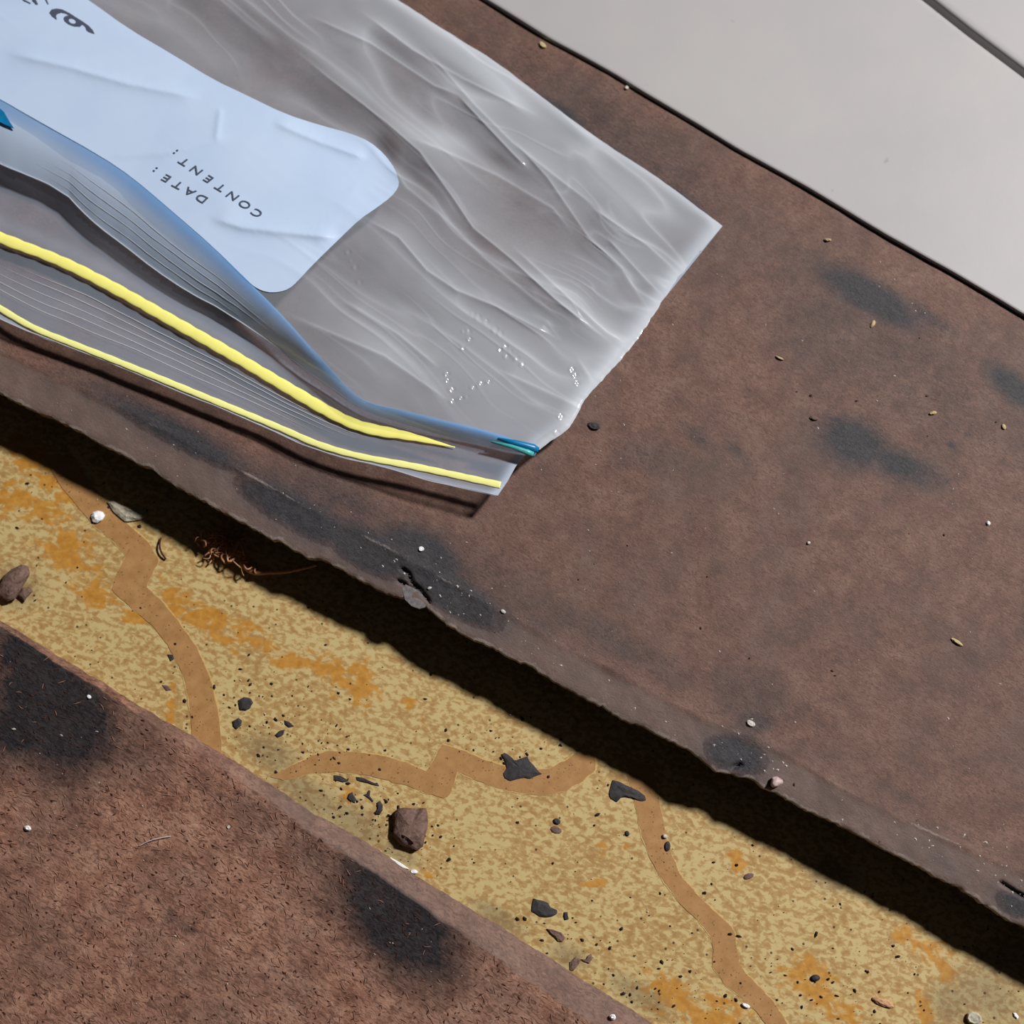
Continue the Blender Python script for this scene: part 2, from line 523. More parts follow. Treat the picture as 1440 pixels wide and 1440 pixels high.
for i, r in enumerate((RIB_A, RIB_B, RIB_C)):
    q = rough_outline(np.array(r, float), 1.6, 5, i)
    c = q.mean(0)
    # pale outline just outside the ribbon, then the ribbon
    tn = np.roll(q, -1, 0) - np.roll(q, 1, 0); tn /= np.linalg.norm(tn, axis=1)[:, None]
    nr = np.stack([tn[:, 1], -tn[:, 0]], -1)
    area = 0.5 * np.sum(q[:, 0] * np.roll(q[:, 1], -1) - np.roll(q[:, 0], -1) * q[:, 1])
    w = 2.2 * np.clip(.3 + 1.3 * fbm(q[:, 0] / 30, q[:, 1] / 30, 2, 40 + i), 0.05, 1)[:, None]
    outl = outline_slab('ribbon_outline', q + nr * w * np.sign(area), 0.00001, 0.00010, M_RIBEDGE, floor)
    outline_slab('pattern_ribbon', q, 0.00002, 0.00016, M_RIBBON, floor)

# ------------------------------------------------------------------ hidden batten that lifts the upper sheet and the planks
s = np.linspace(0, 1, 40)
fl = resample(F_EDGE, 40)
near = fl + np.array([0.504, -0.864]) * 150
far = near + np.array([0.504, -0.864]) * 1700
rows = np.linspace(0, 1, 4)[None, :, None]
pp = near[:, None] * (1 - rows) + far[:, None] * rows
bt = sheet('trim_1', P(pp[..., 0], pp[..., 1], 0.0148 + 0 * pp[..., 0]), M_BATTEN, bottom=0.0001)
tag(bt, 'dark wooden batten under the lifted sheet', kind='structure')

# ------------------------------------------------------------------ upper brown sheet
NS = 760
fe = resample(F_EDGE, NS)
fe = fe + np.stack([0 * fe[:, 0], 3.0 * fbm(fe[:, 0] / 14, 0 * fe[:, 0], 3, 3) + 2.2 * fbm(fe[:, 0] / 5, 0 * fe[:, 0], 2, 8)], -1)
nv = np.array([0.504, -0.864])
# the rear line runs beneath the planks
a0, d0 = np.array([960., 165.]) + nv * 40, np.array([DIRX, DIRY])
den = nv[0] * d0[1] - nv[1] * d0[0]
tt = ((a0[0] - fe[:, 0]) * d0[1] - (a0[1] - fe[:, 1]) * d0[0]) / den
for _ in range(12):
    qx_, qy_ = fe[:, 0] + nv[0] * tt, fe[:, 1] + nv[1] * tt
    tt = tt + (qy_ - np.interp(qx_, W_EDGE[:, 0], W_EDGE[:, 1])) / 1.158
tt = tt - 4
rt = np.r_[np.linspace(0, 0.12, 36)[:-1], np.linspace(0.12, 1, 210)]
px = fe[:, 0:1] + nv[0] * tt[:, None] * rt[None]
py = fe[:, 1:2] + nv[1] * tt[:, None] * rt[None]
z = z_board(px, py)
z[:, 0] -= 0.00030
STAIN_TONE_B = [(1225, 418, 90, 26, 30), (1180, 395, 40, 16, 20), (1300, 445, 60, 16, 30), (1425, 545, 55, 22, 38), (1200, 622, 56, 36, 25), (1262, 652, 75, 26, 22), (1185, 600, 26, 16, 0), (590, 785, 70, 40, 30), (520, 775, 80, 34, 28), (640, 838, 90, 30, 32),
           (250, 612, 160, 24, 28), (420, 722, 130, 34, 28), (640, 720, 0.1, 0.1, 0), (1035, 1062, 58, 32, 18), (1062, 1015, 34, 22, 0), (1425, 1272, 40, 22, 30), (1330, 1215, 40, 14, 30), (790, 160, 60, 18, 35), (960, 280, 50, 16, 38), (870, 215, 60, 12, 36),
           (760, 880, 40, 12, 30), (985, 615, 40, 14, 35), (1040, 640, 30, 12, 40), (835, 598, 9, 5, 10), (905, 640, 60, 30, 10), (1175, 590, 10, 5, 0), (1338, 626, 8, 5, 30), (1330, 676, 9, 4, 10), (1362, 612, 6, 4, 0),
           (1270, 1120, 40, 10, 30), (480, 700, 110, 36, 28), (1060, 980, 80, 44, 20), (860, 900, 150, 26, 28), (1250, 500, 330, 120, 32), (640, 800, 170, 60, 28), (860, 190, 260, 60, 33)]  # last three blobs: broad darker tone, wider than the stains
ws = [1, .7, .6, .9, .95, .8, .6, 1.15, 1.05, 1.1, .85, .9, 0, .95, .62, .8, .4, .75, .7, .6, .45, .42, .4, .8, .40, .9, .8, .7, .7, .3, .5, .38, .4, .33, .40, .42]
st = np.zeros(px.shape)
for b_, w_ in zip(STAIN_TONE_B, ws):
    st = np.maximum(st, w_ * blobs(px, py, [b_], .9))
for cpl in CRACKS:
    dd, _, _ = seg_dist(px, py, cpl)
    z -= 0.0022 * np.exp(-(dd / 2.0) ** 2)
    st = np.maximum(st, np.exp(-(dd / 2.4) ** 2))
ry = ridge_y(px)
wr = np.exp(-((py - ry) / 3.0) ** 2) * np.clip(.55 + .9 * fbm(px / 45, py / 45, 2, 21), 0, 1)
edge_d = (fe[:, 1:2] - py)
wr = np.maximum(wr, 1.5 * np.exp(-(edge_d / 4.5) ** 2) * np.clip(.6 + .8 * fbm(px / 20, py / 20, 2, 31), 0, 1))
wr = np.maximum(wr, .45 * ((py - ry) > 0) * np.clip(fbm(px / 12, py / 12, 3, 61) + .18, 0, 1) * (.55 + .6 * fbm(px / 160, py / 160, 2, 77)))
board = sheet('fibreboard_sheet', P(px, py, z), M_BOARD, {'stain': st, 'worn': wr, 'lip': np.clip((py - ry) / 10, 0, 1) * (st < .5)}, thick=0.0036)
tag(board, 'lifted brown fibreboard sheet with chipped front edge, carrying the plastic bag', 'fibreboard')
outline_slab('edge_flake', [(566, 829), (571, 823), (584, 829), (594, 836), (600, 850), (598, 855), (590, 857), (579, 853), (570, 844)], 0.0176, 0.0013,
             simple('flake_grey', lin(120, 114, 116), .6, .3, .3), board)

# ------------------------------------------------------------------ lower brown sheet
ee = resample(E_EDGE, 620)
ee = ee + np.stack([0 * ee[:, 0], 1.6 * fbm(ee[:, 0] / 16, 0 * ee[:, 0], 3, 13) + 1.2 * fbm(ee[:, 0] / 4, 0 * ee[:, 0], 2, 18)], -1)
nl = np.array([-0.53, 0.848])
bw = np.interp(ee[:, 0], E_W[:, 0], E_W[:, 1]) + 3 * fbm(ee[:, 0] / 30, 0 * ee[:, 0], 2, 23)
rr = np.r_[np.linspace(0, 1, 10)[:-1], 1 + np.linspace(0, 1, 230) ** 1.15 * 24]
dist = bw[:, None] * np.minimum(rr, 1)[None] + np.clip(rr - 1, 0, None)[None] * 38
lx = ee[:, 0:1] + nl[0] * dist; ly = ee[:, 1:2] + nl[1] * dist
Z_LOW = 0.0052
hprof = np.clip(rr, 0, 1) ** .75
lz = 0.0005 + (Z_LOW - 0.0005) * hprof[None] + 0.00022 * fbm(lx / 20, ly / 20, 3, 41) + 0.0002 * fbm(lx / 90, ly / 90, 2, 43)
STAIN_L = [(75, 1000, 130, 95, 38), (40, 930, 90, 50, 35), (20, 1030, 100, 65, 20), (120, 1050, 75, 48, 20), (562, 1290, 120, 80, 45), (520, 1240, 75, 48, 35), (605, 1345, 75, 56, 40), (240, 1290, 18, 14, 0), (262, 1305, 20, 12, 30), (440, 1200, 70, 40, 30), (5, 1400, 30, 20, 0), (410, 1120, 60, 14, 32), (330, 1130, 150, 34, 32), (720, 1400, 120, 34, 38), (180, 1060, 90, 60, 30)]
wl = [1, .9, .8, .7, 1, .8, .75, .5, .55, .5, .3, .5, .36, .34, .42]
stl = np.zeros(lx.shape)
for b_, w_ in zip(STAIN_L, wl):
    stl = np.maximum(stl, w_ * blobs(lx, ly, [b_], .9))
stl = stl * np.where(rr[None] < 1, .45, 1)
wrl = .5 * (rr[None] < 1.02) * np.clip(.6 + .6 * fbm(lx / 16, ly / 16, 3, 51), 0, 1) * np.clip((ee[:, 0:1] - 250) / 200, .1, 1)
low = sheet('fibreboard_sheet', P(lx, ly, lz), M_FELT, {'stain': stl, 'worn': wrl, 'lip': 1.0 * (rr[None] < 1.01) * np.clip((ee[:, 0:1] - 150) / 300, .1, 1)}, bottom=0.00015, flip=True)
tag(low, 'rough brown fibreboard strip with two round black stains lying flat on linoleum', 'fibreboard')


def low_height(x, y):
    return 0.0052 + 0.00022 * fbm(x / 20, y / 20, 3, 41) + 0.0002 * fbm(x / 90, y / 90, 2, 43)


def inside_low(x, y, margin):
    return y > np.interp(x, E_EDGE[:, 0], E_EDGE[:, 1]) + margin


def fibres(name, n, mat, parent, L0, L1, W, dark=False):
    V = []; Fc = []
    k = 0
    while k < n:
        x = rng.uniform(-60, 960); y = rng.uniform(860, 1500)
        if not inside_low(x, y, np.interp(x, E_W[:, 0], E_W[:, 1]) * 1.15 + 3): continue
        if not dark and blobs(x, y, STAIN_L[:7], .9) > .35 and rng.random() < .8: continue
        a = rng.normal(math.radians(35), 1.0); L = rng.uniform(L0, L1); cv = rng.normal(0, .25)
        ts = np.linspace(-.5, .5, 4)
        cx = x + L * ts * math.cos(a) - cv * L * (ts ** 2) * math.sin(a); cy = y + L * ts * math.sin(a) + cv * L * (ts ** 2) * math.cos(a)
        wv = W * (1 - (2 * ts) ** 2 * .7) * .5
        nx, ny = -math.sin(a), math.cos(a)
        zz = low_height(cx, cy) + (0.00012 if dark else 0.00022) + 0.0002 * (1 - (2 * ts) ** 2) * rng.random()
        A = P(cx + nx * wv, cy + ny * wv, zz); B = P(cx - nx * wv, cy - ny * wv, zz); C_ = P(cx, cy, zz + 0.00012)
        b0 = len(V); V += list(A) + list(C_) + list(B)
        for i in range(3):
            Fc.append([b0 + i, b0 + i + 1, b0 + 5 + i, b0 + 4 + i]); Fc.append([b0 + 4 + i, b0 + 5 + i, b0 + 9 + i, b0 + 8 + i])
        k += 1
    o = link(name, mesh_from(V, Fc), mat, parent)
    o['kind'] = 'stuff'
    return o


fibres('light_fibres', 1000, M_FIBL, low, 5, 13, 1.0)
fibres('dark_fibres', 800, M_FIBD, low, 3, 7, 1.8, True)

# ------------------------------------------------------------------ white planks
def plank(name, e0, e1, label, z0, grime):
    A = resample(e0, 360); B = resample(e1, 360)
    r = np.r_[0, .004, .010, np.linspace(.02, .98, 60), .990, .996, 1]
    q = A[:, None] * (1 - r)[None, :, None] + B[:, None] * r[None, :, None]
    zz = z0 + 0.00015 * fbm(q[..., 0] / 300, q[..., 1] / 300, 2, 71) + 0 * q[..., 0]
    zz[:, 0] -= 0.0009; zz[:, 1] -= 0.0003; zz[:, -1] -= 0.0009; zz[:, -2] -= 0.0003
    o = sheet(name, P(q[..., 0], q[..., 1], zz), M_WHITE, {'grime': blobs(q[..., 0], q[..., 1], grime, 1.0)}, thick=0.0062)
    return tag(o, label, 'plank')


we = W_EDGE + np.array([0.3, -0.5])
wex = resample(we, 200); wex[:, 1] += 1.2 * fbm(wex[:, 0] / 40, 0 * wex[:, 0], 2, 15)
plank('painted_plank', wex, GROOVE + np.array([-3.0, 4.2]), 'wide white painted plank between the brown sheet and the dark groove', Z_PLANK,
      [(1173, 268, 7, 4, 0), (1238, 250, 5, 3, 0), (1247, 226, 4, 9, 20), (1320, 362, 5, 3, 0), (1030, 28, 8, 3, 35), (972, 20, 4, 4, 0), (1317, 16, 3, 5, 0)])
g2 = GROOVE + np.array([2.4, -3.4])
far2 = GROOVE + np.array([420, -560])
plank('painted_plank', g2, far2, 'white painted plank on the far side of the dark groove', Z_PLANK + 0.0002, [(1000, -400, 10, 10, 0)])

# ------------------------------------------------------------------ plastic zip bag
bag = bpy.data.objects.new('zip_bag', None)
COL.objects.link(bag)
tag(bag, 'open clear plastic zip bag with yellow and blue seals lying on the brown sheet', 'plastic bag')

T_EDGE = smooth(poly([(-150, -480), (260, -205), (430, -88), (560, 0), (640, 52), (700, 88), (780, 150), (842, 196), (930, 252), (1016, 318)]), 1)
BLUE = smooth(poly([(-320, -30), (-150, 62), (0, 141), (50, 170), (143, 222), (187, 252), (233, 291), (300, 349), (358, 405), (400, 447), (447, 500), (495, 553), (520, 568), (560, 576), (627, 592), (693, 608), (757, 631)]), 1)
LIP = smooth(poly([(-320, 105), (-150, 163), (0, 229), (92, 272), (113, 295), (138, 318), (173, 343), (217, 378), (265, 410), (314, 437), (390, 488), (417, 511), (471, 548), (499, 569), (517, 580), (560, 594), (620, 612), (690, 629), (752, 641)]), 1)
OUTER = smooth(poly([(-320, 300), (-150, 378), (0, 447), (50, 472), (107, 492), (167, 514), (247, 548), (310, 574), (353, 593), (443, 631), (520, 653), (620, 679), (700, 697)]), 1)
YEL1 = smooth(poly([(-320, 205), (-150, 270), (0, 335), (83, 365), (163, 406), (240, 450), (320, 495), (400, 543), (480, 590), (520, 604), (570, 612), (640, 629)]), 2)
YEL2 = smooth(poly([(-320, 285), (-150, 360), (-20, 420), (10, 440), (50, 463), (107, 485), (200, 522), (310, 567), (400, 604), (443, 624), (500, 641), (580, 655), (640, 668), (704, 682)]), 2)

CREASE = [  # polyline, height, width in px (other side decays faster)
    ([(400, 58), (460, 108), (543, 172), (590, 213), (635, 275), (665, 320), (720, 365), (780, 420), (830, 460), (880, 500)], .0020, 26, .35),
    ([(535, 205), (570, 262), (620, 303), (680, 362), (740, 412), (800, 458)], .0010, 22, 1.2),
    ([(567, 190), (613, 207), (700, 247), (777, 293), (810, 333)], .0009, 16, .5),
    ([(590, 60), (667, 147), (700, 180), (720, 200), (790, 255), (850, 300)], .0008, 14, .5),
    ([(720, 195), (770, 250), (827, 333), (873, 377), (917, 443)], .0009, 14, .4),
    ([(717, 343), (790, 410), (853, 467), (890, 490)], .0009, 14, .5),
    ([(500, 300), (560, 333), (600, 380), (640, 407), (700, 432), (790, 480)], .0013, 20, .5),
    ([(430, 20), (520, 60), (610, 120), (660, 140)], .0012, 14, .5),
    ([(500, 10), (580, 70), (650, 110), (760, 165)], .0010, 12, .5),
    ([(640, 130), (720, 215), (745, 240)], .0012, 10, .5),
    ([(830, 290), (910, 345), (960, 390)], .0010, 12, .5),
    ([(850, 330), (910, 395), (935, 420)], .0010, 9, .5),
    ([(400, 440), (470, 470), (540, 500), (640, 570)], .0012, 26, .6),
    ([(480, 420), (560, 470), (620, 520)], .0009, 20, .6),
    ([(810, 500), (835, 540), (800, 600)], .0006, 9, .6),
    ([(700, 520), (790, 560), (830, 580)], .0006, 18, .6),
    # label
    ([(0, 72), (100, 95), (180, 118), (290, 140)], .0009, 12, .7), ([(140, 222), (240, 215), (330, 190)], .0004, 9, .6), ([(310, 150), (303, 200)], .0004, 5, .6),
    ([(290, 305), (340, 320), (430, 330), (480, 335)], .0012, 14, .5), ([(380, 170), (450, 200), (520, 225)], .0008, 10, .6),
]


def crease_h(px, py):
    h = np.zeros(px.shape)
    for pl, A, w, asym in CREASE:
        pl = np.array(pl, float)
        lo = pl.min(0) - 4 * w; hi = pl.max(0) + 4 * w
        m = (px > lo[0]) & (px < hi[0]) & (py > lo[1]) & (py < hi[1])
        if not m.any(): continue
        d, s_, u = seg_dist(px[m], py[m], pl)
        wd = np.where(s_ > 0, w * asym, w)
        env = np.clip(np.minimum(u, 1 - u) * 6, 0, 1)
        env = env * env * (3 - 2 * env)
        h[m] += A * np.exp(-np.abs(d) / wd * (1 - .35 * np.exp(-d / 2))) * env
    return h


GLINTS = [(665, 441), (672, 446), (683, 452), (652, 466), (658, 466), (660, 477), (651, 490), (696, 464), (703, 469), (710, 487), (717, 494), (726, 505), (734, 513), (703, 492), (712, 501),
          (628, 526), (629, 535), (635, 548), (636, 564), (648, 560), (656, 558), (665, 545), (676, 539), (687, 537), (804, 520), (808, 528), (811, 539), (788, 586), (783, 609),
          (489, 355), (494, 367), (499, 376), (505, 397)]


def nicks(px, py):
    """tiny pinched facets in the film, each tipped a little to one side"""
    h = np.zeros(px.shape)
    for i, (x, y) in enumerate(GLINTS):
        m = (np.abs(px - x) < 12) & (np.abs(py - y) < 12)
        r = np.hypot(px[m] - x, py[m] - y); w = 3.2 + 1.6 * ((i * 37) % 10) / 10
        h[m] -= (.30 + .16 * ((i * 53) % 10) / 10) * .00022 * (px[m] - x) * np.exp(-(r / w) ** 4)
    return h


def ridges(px, py):
    """thin pulled lines running along the bag, 0..1"""
    c_, s_ = math.cos(math.radians(37)), math.sin(math.radians(37))
    a = px * c_ + py * s_; b = -px * s_ + py * c_
    b = b + 26 * vnoise(a / 170, b / 120, 12) + 7 * vnoise(a / 60, b / 40, 14)
    r1 = np.clip(1 - np.abs(vnoise(a / 330, b / 46, 81)) * 3.0, 0, 1) ** 2
    r2 = np.clip(1 - np.abs(vnoise(a / 190, b / 21, 85)) * 3.2, 0, 1) ** 2 * np.clip(.5 + vnoise(a / 120, b / 90, 88), 0, 1)
    r3 = np.clip(1 - np.abs(vnoise(a / 60, b / 11, 91)) * 3.0, 0, 1) ** 2 * np.clip(vnoise(a / 80, b / 60, 93), 0, 1)
    broad = vnoise(a / 260, b / 60, 97)
    return r1, r2, r3, broad


def zone(px, py):
    """how crumpled: strongest along the bag's folded base, calm near the mouth and the label"""
    top = np.clip((np.interp(px, BLUE[:, 0], BLUE[:, 1]) - py) / 210, 0, 1)
    lab = blobs(px, py, [(240, 170, 330, 130, 33)], 1.0)
    return (.25 + .85 * top) * (1 - .93 * np.clip(lab * 1.5, 0, 1))


def wrinkle(px, py):
    r1, r2, r3, br = ridges(px, py)
    return (0.0008 * br + 0.0004 * r1 + 0.00028 * r2 + 0.00014 * r3) * zone(px, py)


def film_light_haze(px, py):  # light streaks on the film painted in as haze, with crease whitening
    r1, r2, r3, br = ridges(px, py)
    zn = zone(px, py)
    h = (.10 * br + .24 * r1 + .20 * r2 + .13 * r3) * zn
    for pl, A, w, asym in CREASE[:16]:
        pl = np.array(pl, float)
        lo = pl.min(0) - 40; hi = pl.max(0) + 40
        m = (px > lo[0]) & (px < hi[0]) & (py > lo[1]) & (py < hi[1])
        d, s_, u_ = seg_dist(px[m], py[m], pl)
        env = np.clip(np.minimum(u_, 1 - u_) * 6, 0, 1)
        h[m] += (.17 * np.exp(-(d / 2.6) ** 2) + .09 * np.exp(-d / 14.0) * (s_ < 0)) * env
    # dark folds and lit bands painted as less or more haze, plus milky patches
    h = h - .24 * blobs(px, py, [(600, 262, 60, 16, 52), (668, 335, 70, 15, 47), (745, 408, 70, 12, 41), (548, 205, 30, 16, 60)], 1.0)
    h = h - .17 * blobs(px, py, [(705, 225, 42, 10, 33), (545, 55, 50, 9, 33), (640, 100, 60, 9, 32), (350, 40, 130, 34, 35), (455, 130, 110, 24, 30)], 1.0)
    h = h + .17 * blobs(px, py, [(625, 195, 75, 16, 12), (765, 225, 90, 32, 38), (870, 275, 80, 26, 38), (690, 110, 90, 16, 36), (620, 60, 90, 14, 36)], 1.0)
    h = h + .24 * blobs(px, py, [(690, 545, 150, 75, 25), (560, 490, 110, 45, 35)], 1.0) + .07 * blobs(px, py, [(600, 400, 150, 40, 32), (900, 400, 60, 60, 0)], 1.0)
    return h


def front_z(px, py, u, v):
    rise = 0.0095 * np.clip(v, 0, 1) ** 1.6 * np.clip((1 - u) * 2.2, 0, 1) ** .6 + 0.0060 * v ** 1.5 * np.clip((u - .45) * 2, 0, 1)
    body = 0.0045 * np.sin(np.pi * np.clip(v, 0, 1)) * np.clip((1 - u) * 3.0, 0, 1)
    lab = blobs(px, py, [(270, 190, 330, 150, 32)], 1.0)
    taper = np.clip(np.minimum(v * 14, (1 - u) * 12), .06, 1) * np.clip(.25 + (1 - v) * 6, 0, 1)
    return z_board_flat + 0.0016 + rise + body + (crease_h(px, py) + wrinkle(px, py)) * taper + nicks(px, py)


z_board_flat = Z_BOARD + 0.0003

NU, NVV = 800, 420
Tn, Bn = resample(T_EDGE, NU), resample(BLUE, NU)
# pair the two edges by arc so that grid lines run across the bag
u = np.linspace(0, 1, NU)[:, None]; v = np.linspace(0, 1, NVV)[None]
fx = Tn[:, 0:1] * (1 - v) + Bn[:, 0:1] * v
fy = Tn[:, 1:2] * (1 - v) + Bn[:, 1:2] * v
seam = np.clip((u - .9) * 10, 0, 1) ** 2
bulge = 10 * np.exp(-((v - .88) / .09) ** 2) + 8 * np.exp(-((v - .55) / .25) ** 2) - 3 * np.exp(-((v - .25) / .15) ** 2)
jag = 1.6 * fbm(v * 40, 0 * v, 3, 6) * np.clip(v * 10, 0, 1) * np.clip((1 - v) * 12, 0, 1)
fx = fx + seam * (bulge + jag); fy = fy + seam * (bulge * .7 + jag * .4)
fy[:, :] += (np.exp(-(v / .01) ** 2) * 1.2 * fbm(u * 60, 0 * u, 2, 66))
FU, FV = np.broadcast_to(u, fx.shape), np.broadcast_to(v, fx.shape)
fz = front_z(fx, fy, FU, FV)
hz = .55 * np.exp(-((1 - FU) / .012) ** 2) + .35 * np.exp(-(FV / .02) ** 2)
hz = hz + .10 * np.exp(-(FV / .16) ** 2) + film_light_haze(fx, fy)
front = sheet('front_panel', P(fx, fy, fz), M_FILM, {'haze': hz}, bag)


class Surf:
    """nearest grid height of the front panel at any pixel"""
    def __init__(s, gx, gy, gz):
        s.x = gx.ravel(); s.y = gy.ravel(); s.z = gz.ravel()
        s.cell = {}
        kx = (s.x // 12).astype(int); ky = (s.y // 12).astype(int)
        for i, k in enumerate(zip(kx.tolist(), ky.tolist())): s.cell.setdefault(k, []).append(i)

    def __call__(s, px, py):
        px = np.atleast_1d(px); py = np.atleast_1d(py); o = np.zeros(px.shape).ravel()
        for n, (a, b) in enumerate(zip(px.ravel(), py.ravel())):
            ka, kb = int(a // 12), int(b // 12)
            ids = [i for da in (-1, 0, 1) for db in (-1, 0, 1) for i in s.cell.get((ka + da, kb + db), ())]
            if not ids:
                i = int(np.argmin((s.x - a) ** 2 + (s.y - b) ** 2)); o[n] = s.z[i]; continue
            ids = np.array(ids)
            d2 = (s.x[ids] - a) ** 2 + (s.y[ids] - b) ** 2
            k = np.argsort(d2)[:4]; w = 1 / (d2[k] + .2)
            o[n] = (s.z[ids][k] * w).sum() / w.sum()
        return o.reshape(px.shape)


ZF = Surf(fx[::2, ::2], fy[::2, ::2], fz[::2, ::2])

# back panel, lying on the board and reaching out past the lip
On = resample(OUTER, NU)
NB = 200
vb = np.linspace(0, 1, NB)[None]
bx = Tn[:, 0:1] * (1 - vb) + On[:, 0:1] * vb
by = Tn[:, 1:2] * (1 - vb) + On[:, 1:2] * vb
bulb = np.interp(vb, [0, .55, .72, .80, .85, .9, .95, 1], [0, 4, 4, -6, -6, -6, -2, 0])
bx = bx + seam * bulb; by = by + seam * bulb * .6
BU, BV = np.broadcast_to(u, bx.shape), np.broadcast_to(vb, bx.shape)
back_rise = 0.0045 * np.clip((BV - .75) / .25, 0, 1) ** 1.3 + 0.0045 * np.clip((BV - .8) / .2, 0, 1) * np.clip((BU - .7) / .3, 0, 1)
bz = z_board_flat + 0.0009 + back_rise + 0.0004 * fbm(bx / 70, by / 40, 3, 95) * np.clip(BV * 10, 0, 1)
ysh = np.interp(bx, YEL1[:, 0], YEL1[:, 1])
bz = bz + 0.0008 * np.exp(-((by - ysh) / 16) ** 2) - 0.0012 * np.exp(-((by - ysh - 45) / 25) ** 2) * np.clip((500 - bx) / 250, 0, 1)
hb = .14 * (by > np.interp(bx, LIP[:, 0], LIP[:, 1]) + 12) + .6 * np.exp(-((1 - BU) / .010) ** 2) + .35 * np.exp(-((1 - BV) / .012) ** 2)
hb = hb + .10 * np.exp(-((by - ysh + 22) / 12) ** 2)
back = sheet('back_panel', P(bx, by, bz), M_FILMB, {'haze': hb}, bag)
ZB = Surf(bx[::2, -70:], by[::2, -70:], bz[::2, -70:])

# the front panel's lip: from the blue fold down to its free edge
Ln = resample(LIP, NU)
NL = 44
vl = np.linspace(0, 1, NL)[None]
lpx = Bn[:, 0:1] * (1 - vl) + Ln[:, 0:1] * vl
lpy = Bn[:, 1:2] * (1 - vl) + Ln[:, 1:2] * vl
zt = fz[:, -1][:, None]
zl_end = np.maximum(ZB(Ln[:, 0], Ln[:, 1]) + 0.0022, 0)[:, None] + 0.0050 * np.clip((1 - u) * 1.6 - .25, 0, 1)
zl_end = np.minimum(zl_end, zt - 0.0005)
lpz = zt * (1 - vl) + zl_end * vl + 0.0012 * np.sin(np.pi * vl) * np.clip((1 - u) * 3, 0, 1)
LU = np.broadcast_to(u, lpx.shape); LV = np.broadcast_to(vl, lpx.shape)
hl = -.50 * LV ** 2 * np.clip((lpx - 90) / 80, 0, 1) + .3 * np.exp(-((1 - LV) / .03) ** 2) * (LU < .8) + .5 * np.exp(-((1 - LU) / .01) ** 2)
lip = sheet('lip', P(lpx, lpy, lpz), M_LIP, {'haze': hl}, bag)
ZL = Surf(lpx[::2], lpy[::2], lpz[::2])

# blue seal: a tinted band just under the fold
vv = np.linspace(-.05, 1, 26)[None]
wb = np.interp(np.linspace(0, 1, NU), [0, .35, .5, .7, .85, 1], [34, 30, 30, 16, 16, 12])[:, None]
nb = np.stack([-np.gradient(Bn[:, 1]), np.gradient(Bn[:, 0])], -1); nb /= np.linalg.norm(nb, axis=1)[:, None]
sx = Bn[:, 0:1] + nb[:, 0:1] * wb * vv; sy = Bn[:, 1:2] + nb[:, 1:2] * wb * vv
sz = zt + 0.0004 - 0.0012 * np.clip(vv, 0, 1) ** 2 + 0 * sx
xx = np.broadcast_to(Bn[:, 0:1], sx.shape)
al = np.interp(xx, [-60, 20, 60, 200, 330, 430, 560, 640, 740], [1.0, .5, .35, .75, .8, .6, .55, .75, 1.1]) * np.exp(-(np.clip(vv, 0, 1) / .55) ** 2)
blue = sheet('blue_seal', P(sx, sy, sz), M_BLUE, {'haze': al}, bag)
tag(blue, 'translucent blue zip seal')

# saturated blue pieces where the seal shows bare
def surf_patch(name, outline, zf, mat, parent, h=0.0004):
    pl = np.array(outline, float)
    return outline_slab(name, pl, 0, h, mat, parent, zfun=lambda a, b: zf(a, b) + 0.0006)


surf_patch('blue_seal_end', [(-40, 120), (-5, 148), (6, 158), (13, 170), (20, 181), (8, 176), (-40, 152)], ZL, M_TEAL, bag)
mt_g = simple('green_blue_plastic', lin(86, 190, 190), .35, .5, .2, 300, .1)
V, F_ = tube(P(*np.array([(700, 617), (725, 623), (750, 630), (757, 633)], float).T, ZF(np.array([700., 725, 750, 756]), np.array([612., 618, 626, 630])) + .0004), [.0004, .0010, .0013, .0009], 8)
link('blue_seal_tip', mesh_from(V, F_), M_TEAL, bag)
V, F_ = tube(P(*np.array([(690, 621), (720, 628), (742, 636), (750, 639)], float).T, ZF(np.array([690., 720, 742, 750]), np.array([612., 618, 624, 628])) + .0002), [.0003, .0007, .0010, .0008], 8)
link('green_seal_tip', mesh_from(V, F_), mt_g, bag)


# yellow zip seals
def seal(name, pl, zf, w0, mat, scallop, taper_end, lift):
    q = resample(pl, 520)
    zz = zf(q[:, 0], q[:, 1]); k = np.ones(21) / 21
    zz = np.convolve(np.pad(zz, 10, 'edge'), k, 'valid') + lift
    p3 = P(q[:, 0], q[:, 1], zz)
    L = np.r_[0, np.cumsum(np.hypot(*np.diff(q, axis=0).T))]
    ph = (L / 27.0) % 1
    w = w0 * (1 + scallop * (np.abs(np.sin(np.pi * ph)) - .5)) * (1 + .10 * fbm(L / 60, 0 * L, 2, 3))
    if taper_end: w = w * np.clip((L[-1] - L) / taper_end, .05, 1) ** .8
    V, F_ = tube(p3, w * 0.00022, 12, .22)
    o = link(name, mesh_from(V, F_), mat, bag)
    return o


seal('yellow_seal', YEL1, ZB, 8.2, M_YEL, .12, 110, .0011)
tag(seal('yellow_seal', YEL2, ZB, 4.4, M_YELP, .12, 0, .0008), 'thin pale yellow outer zip seal')


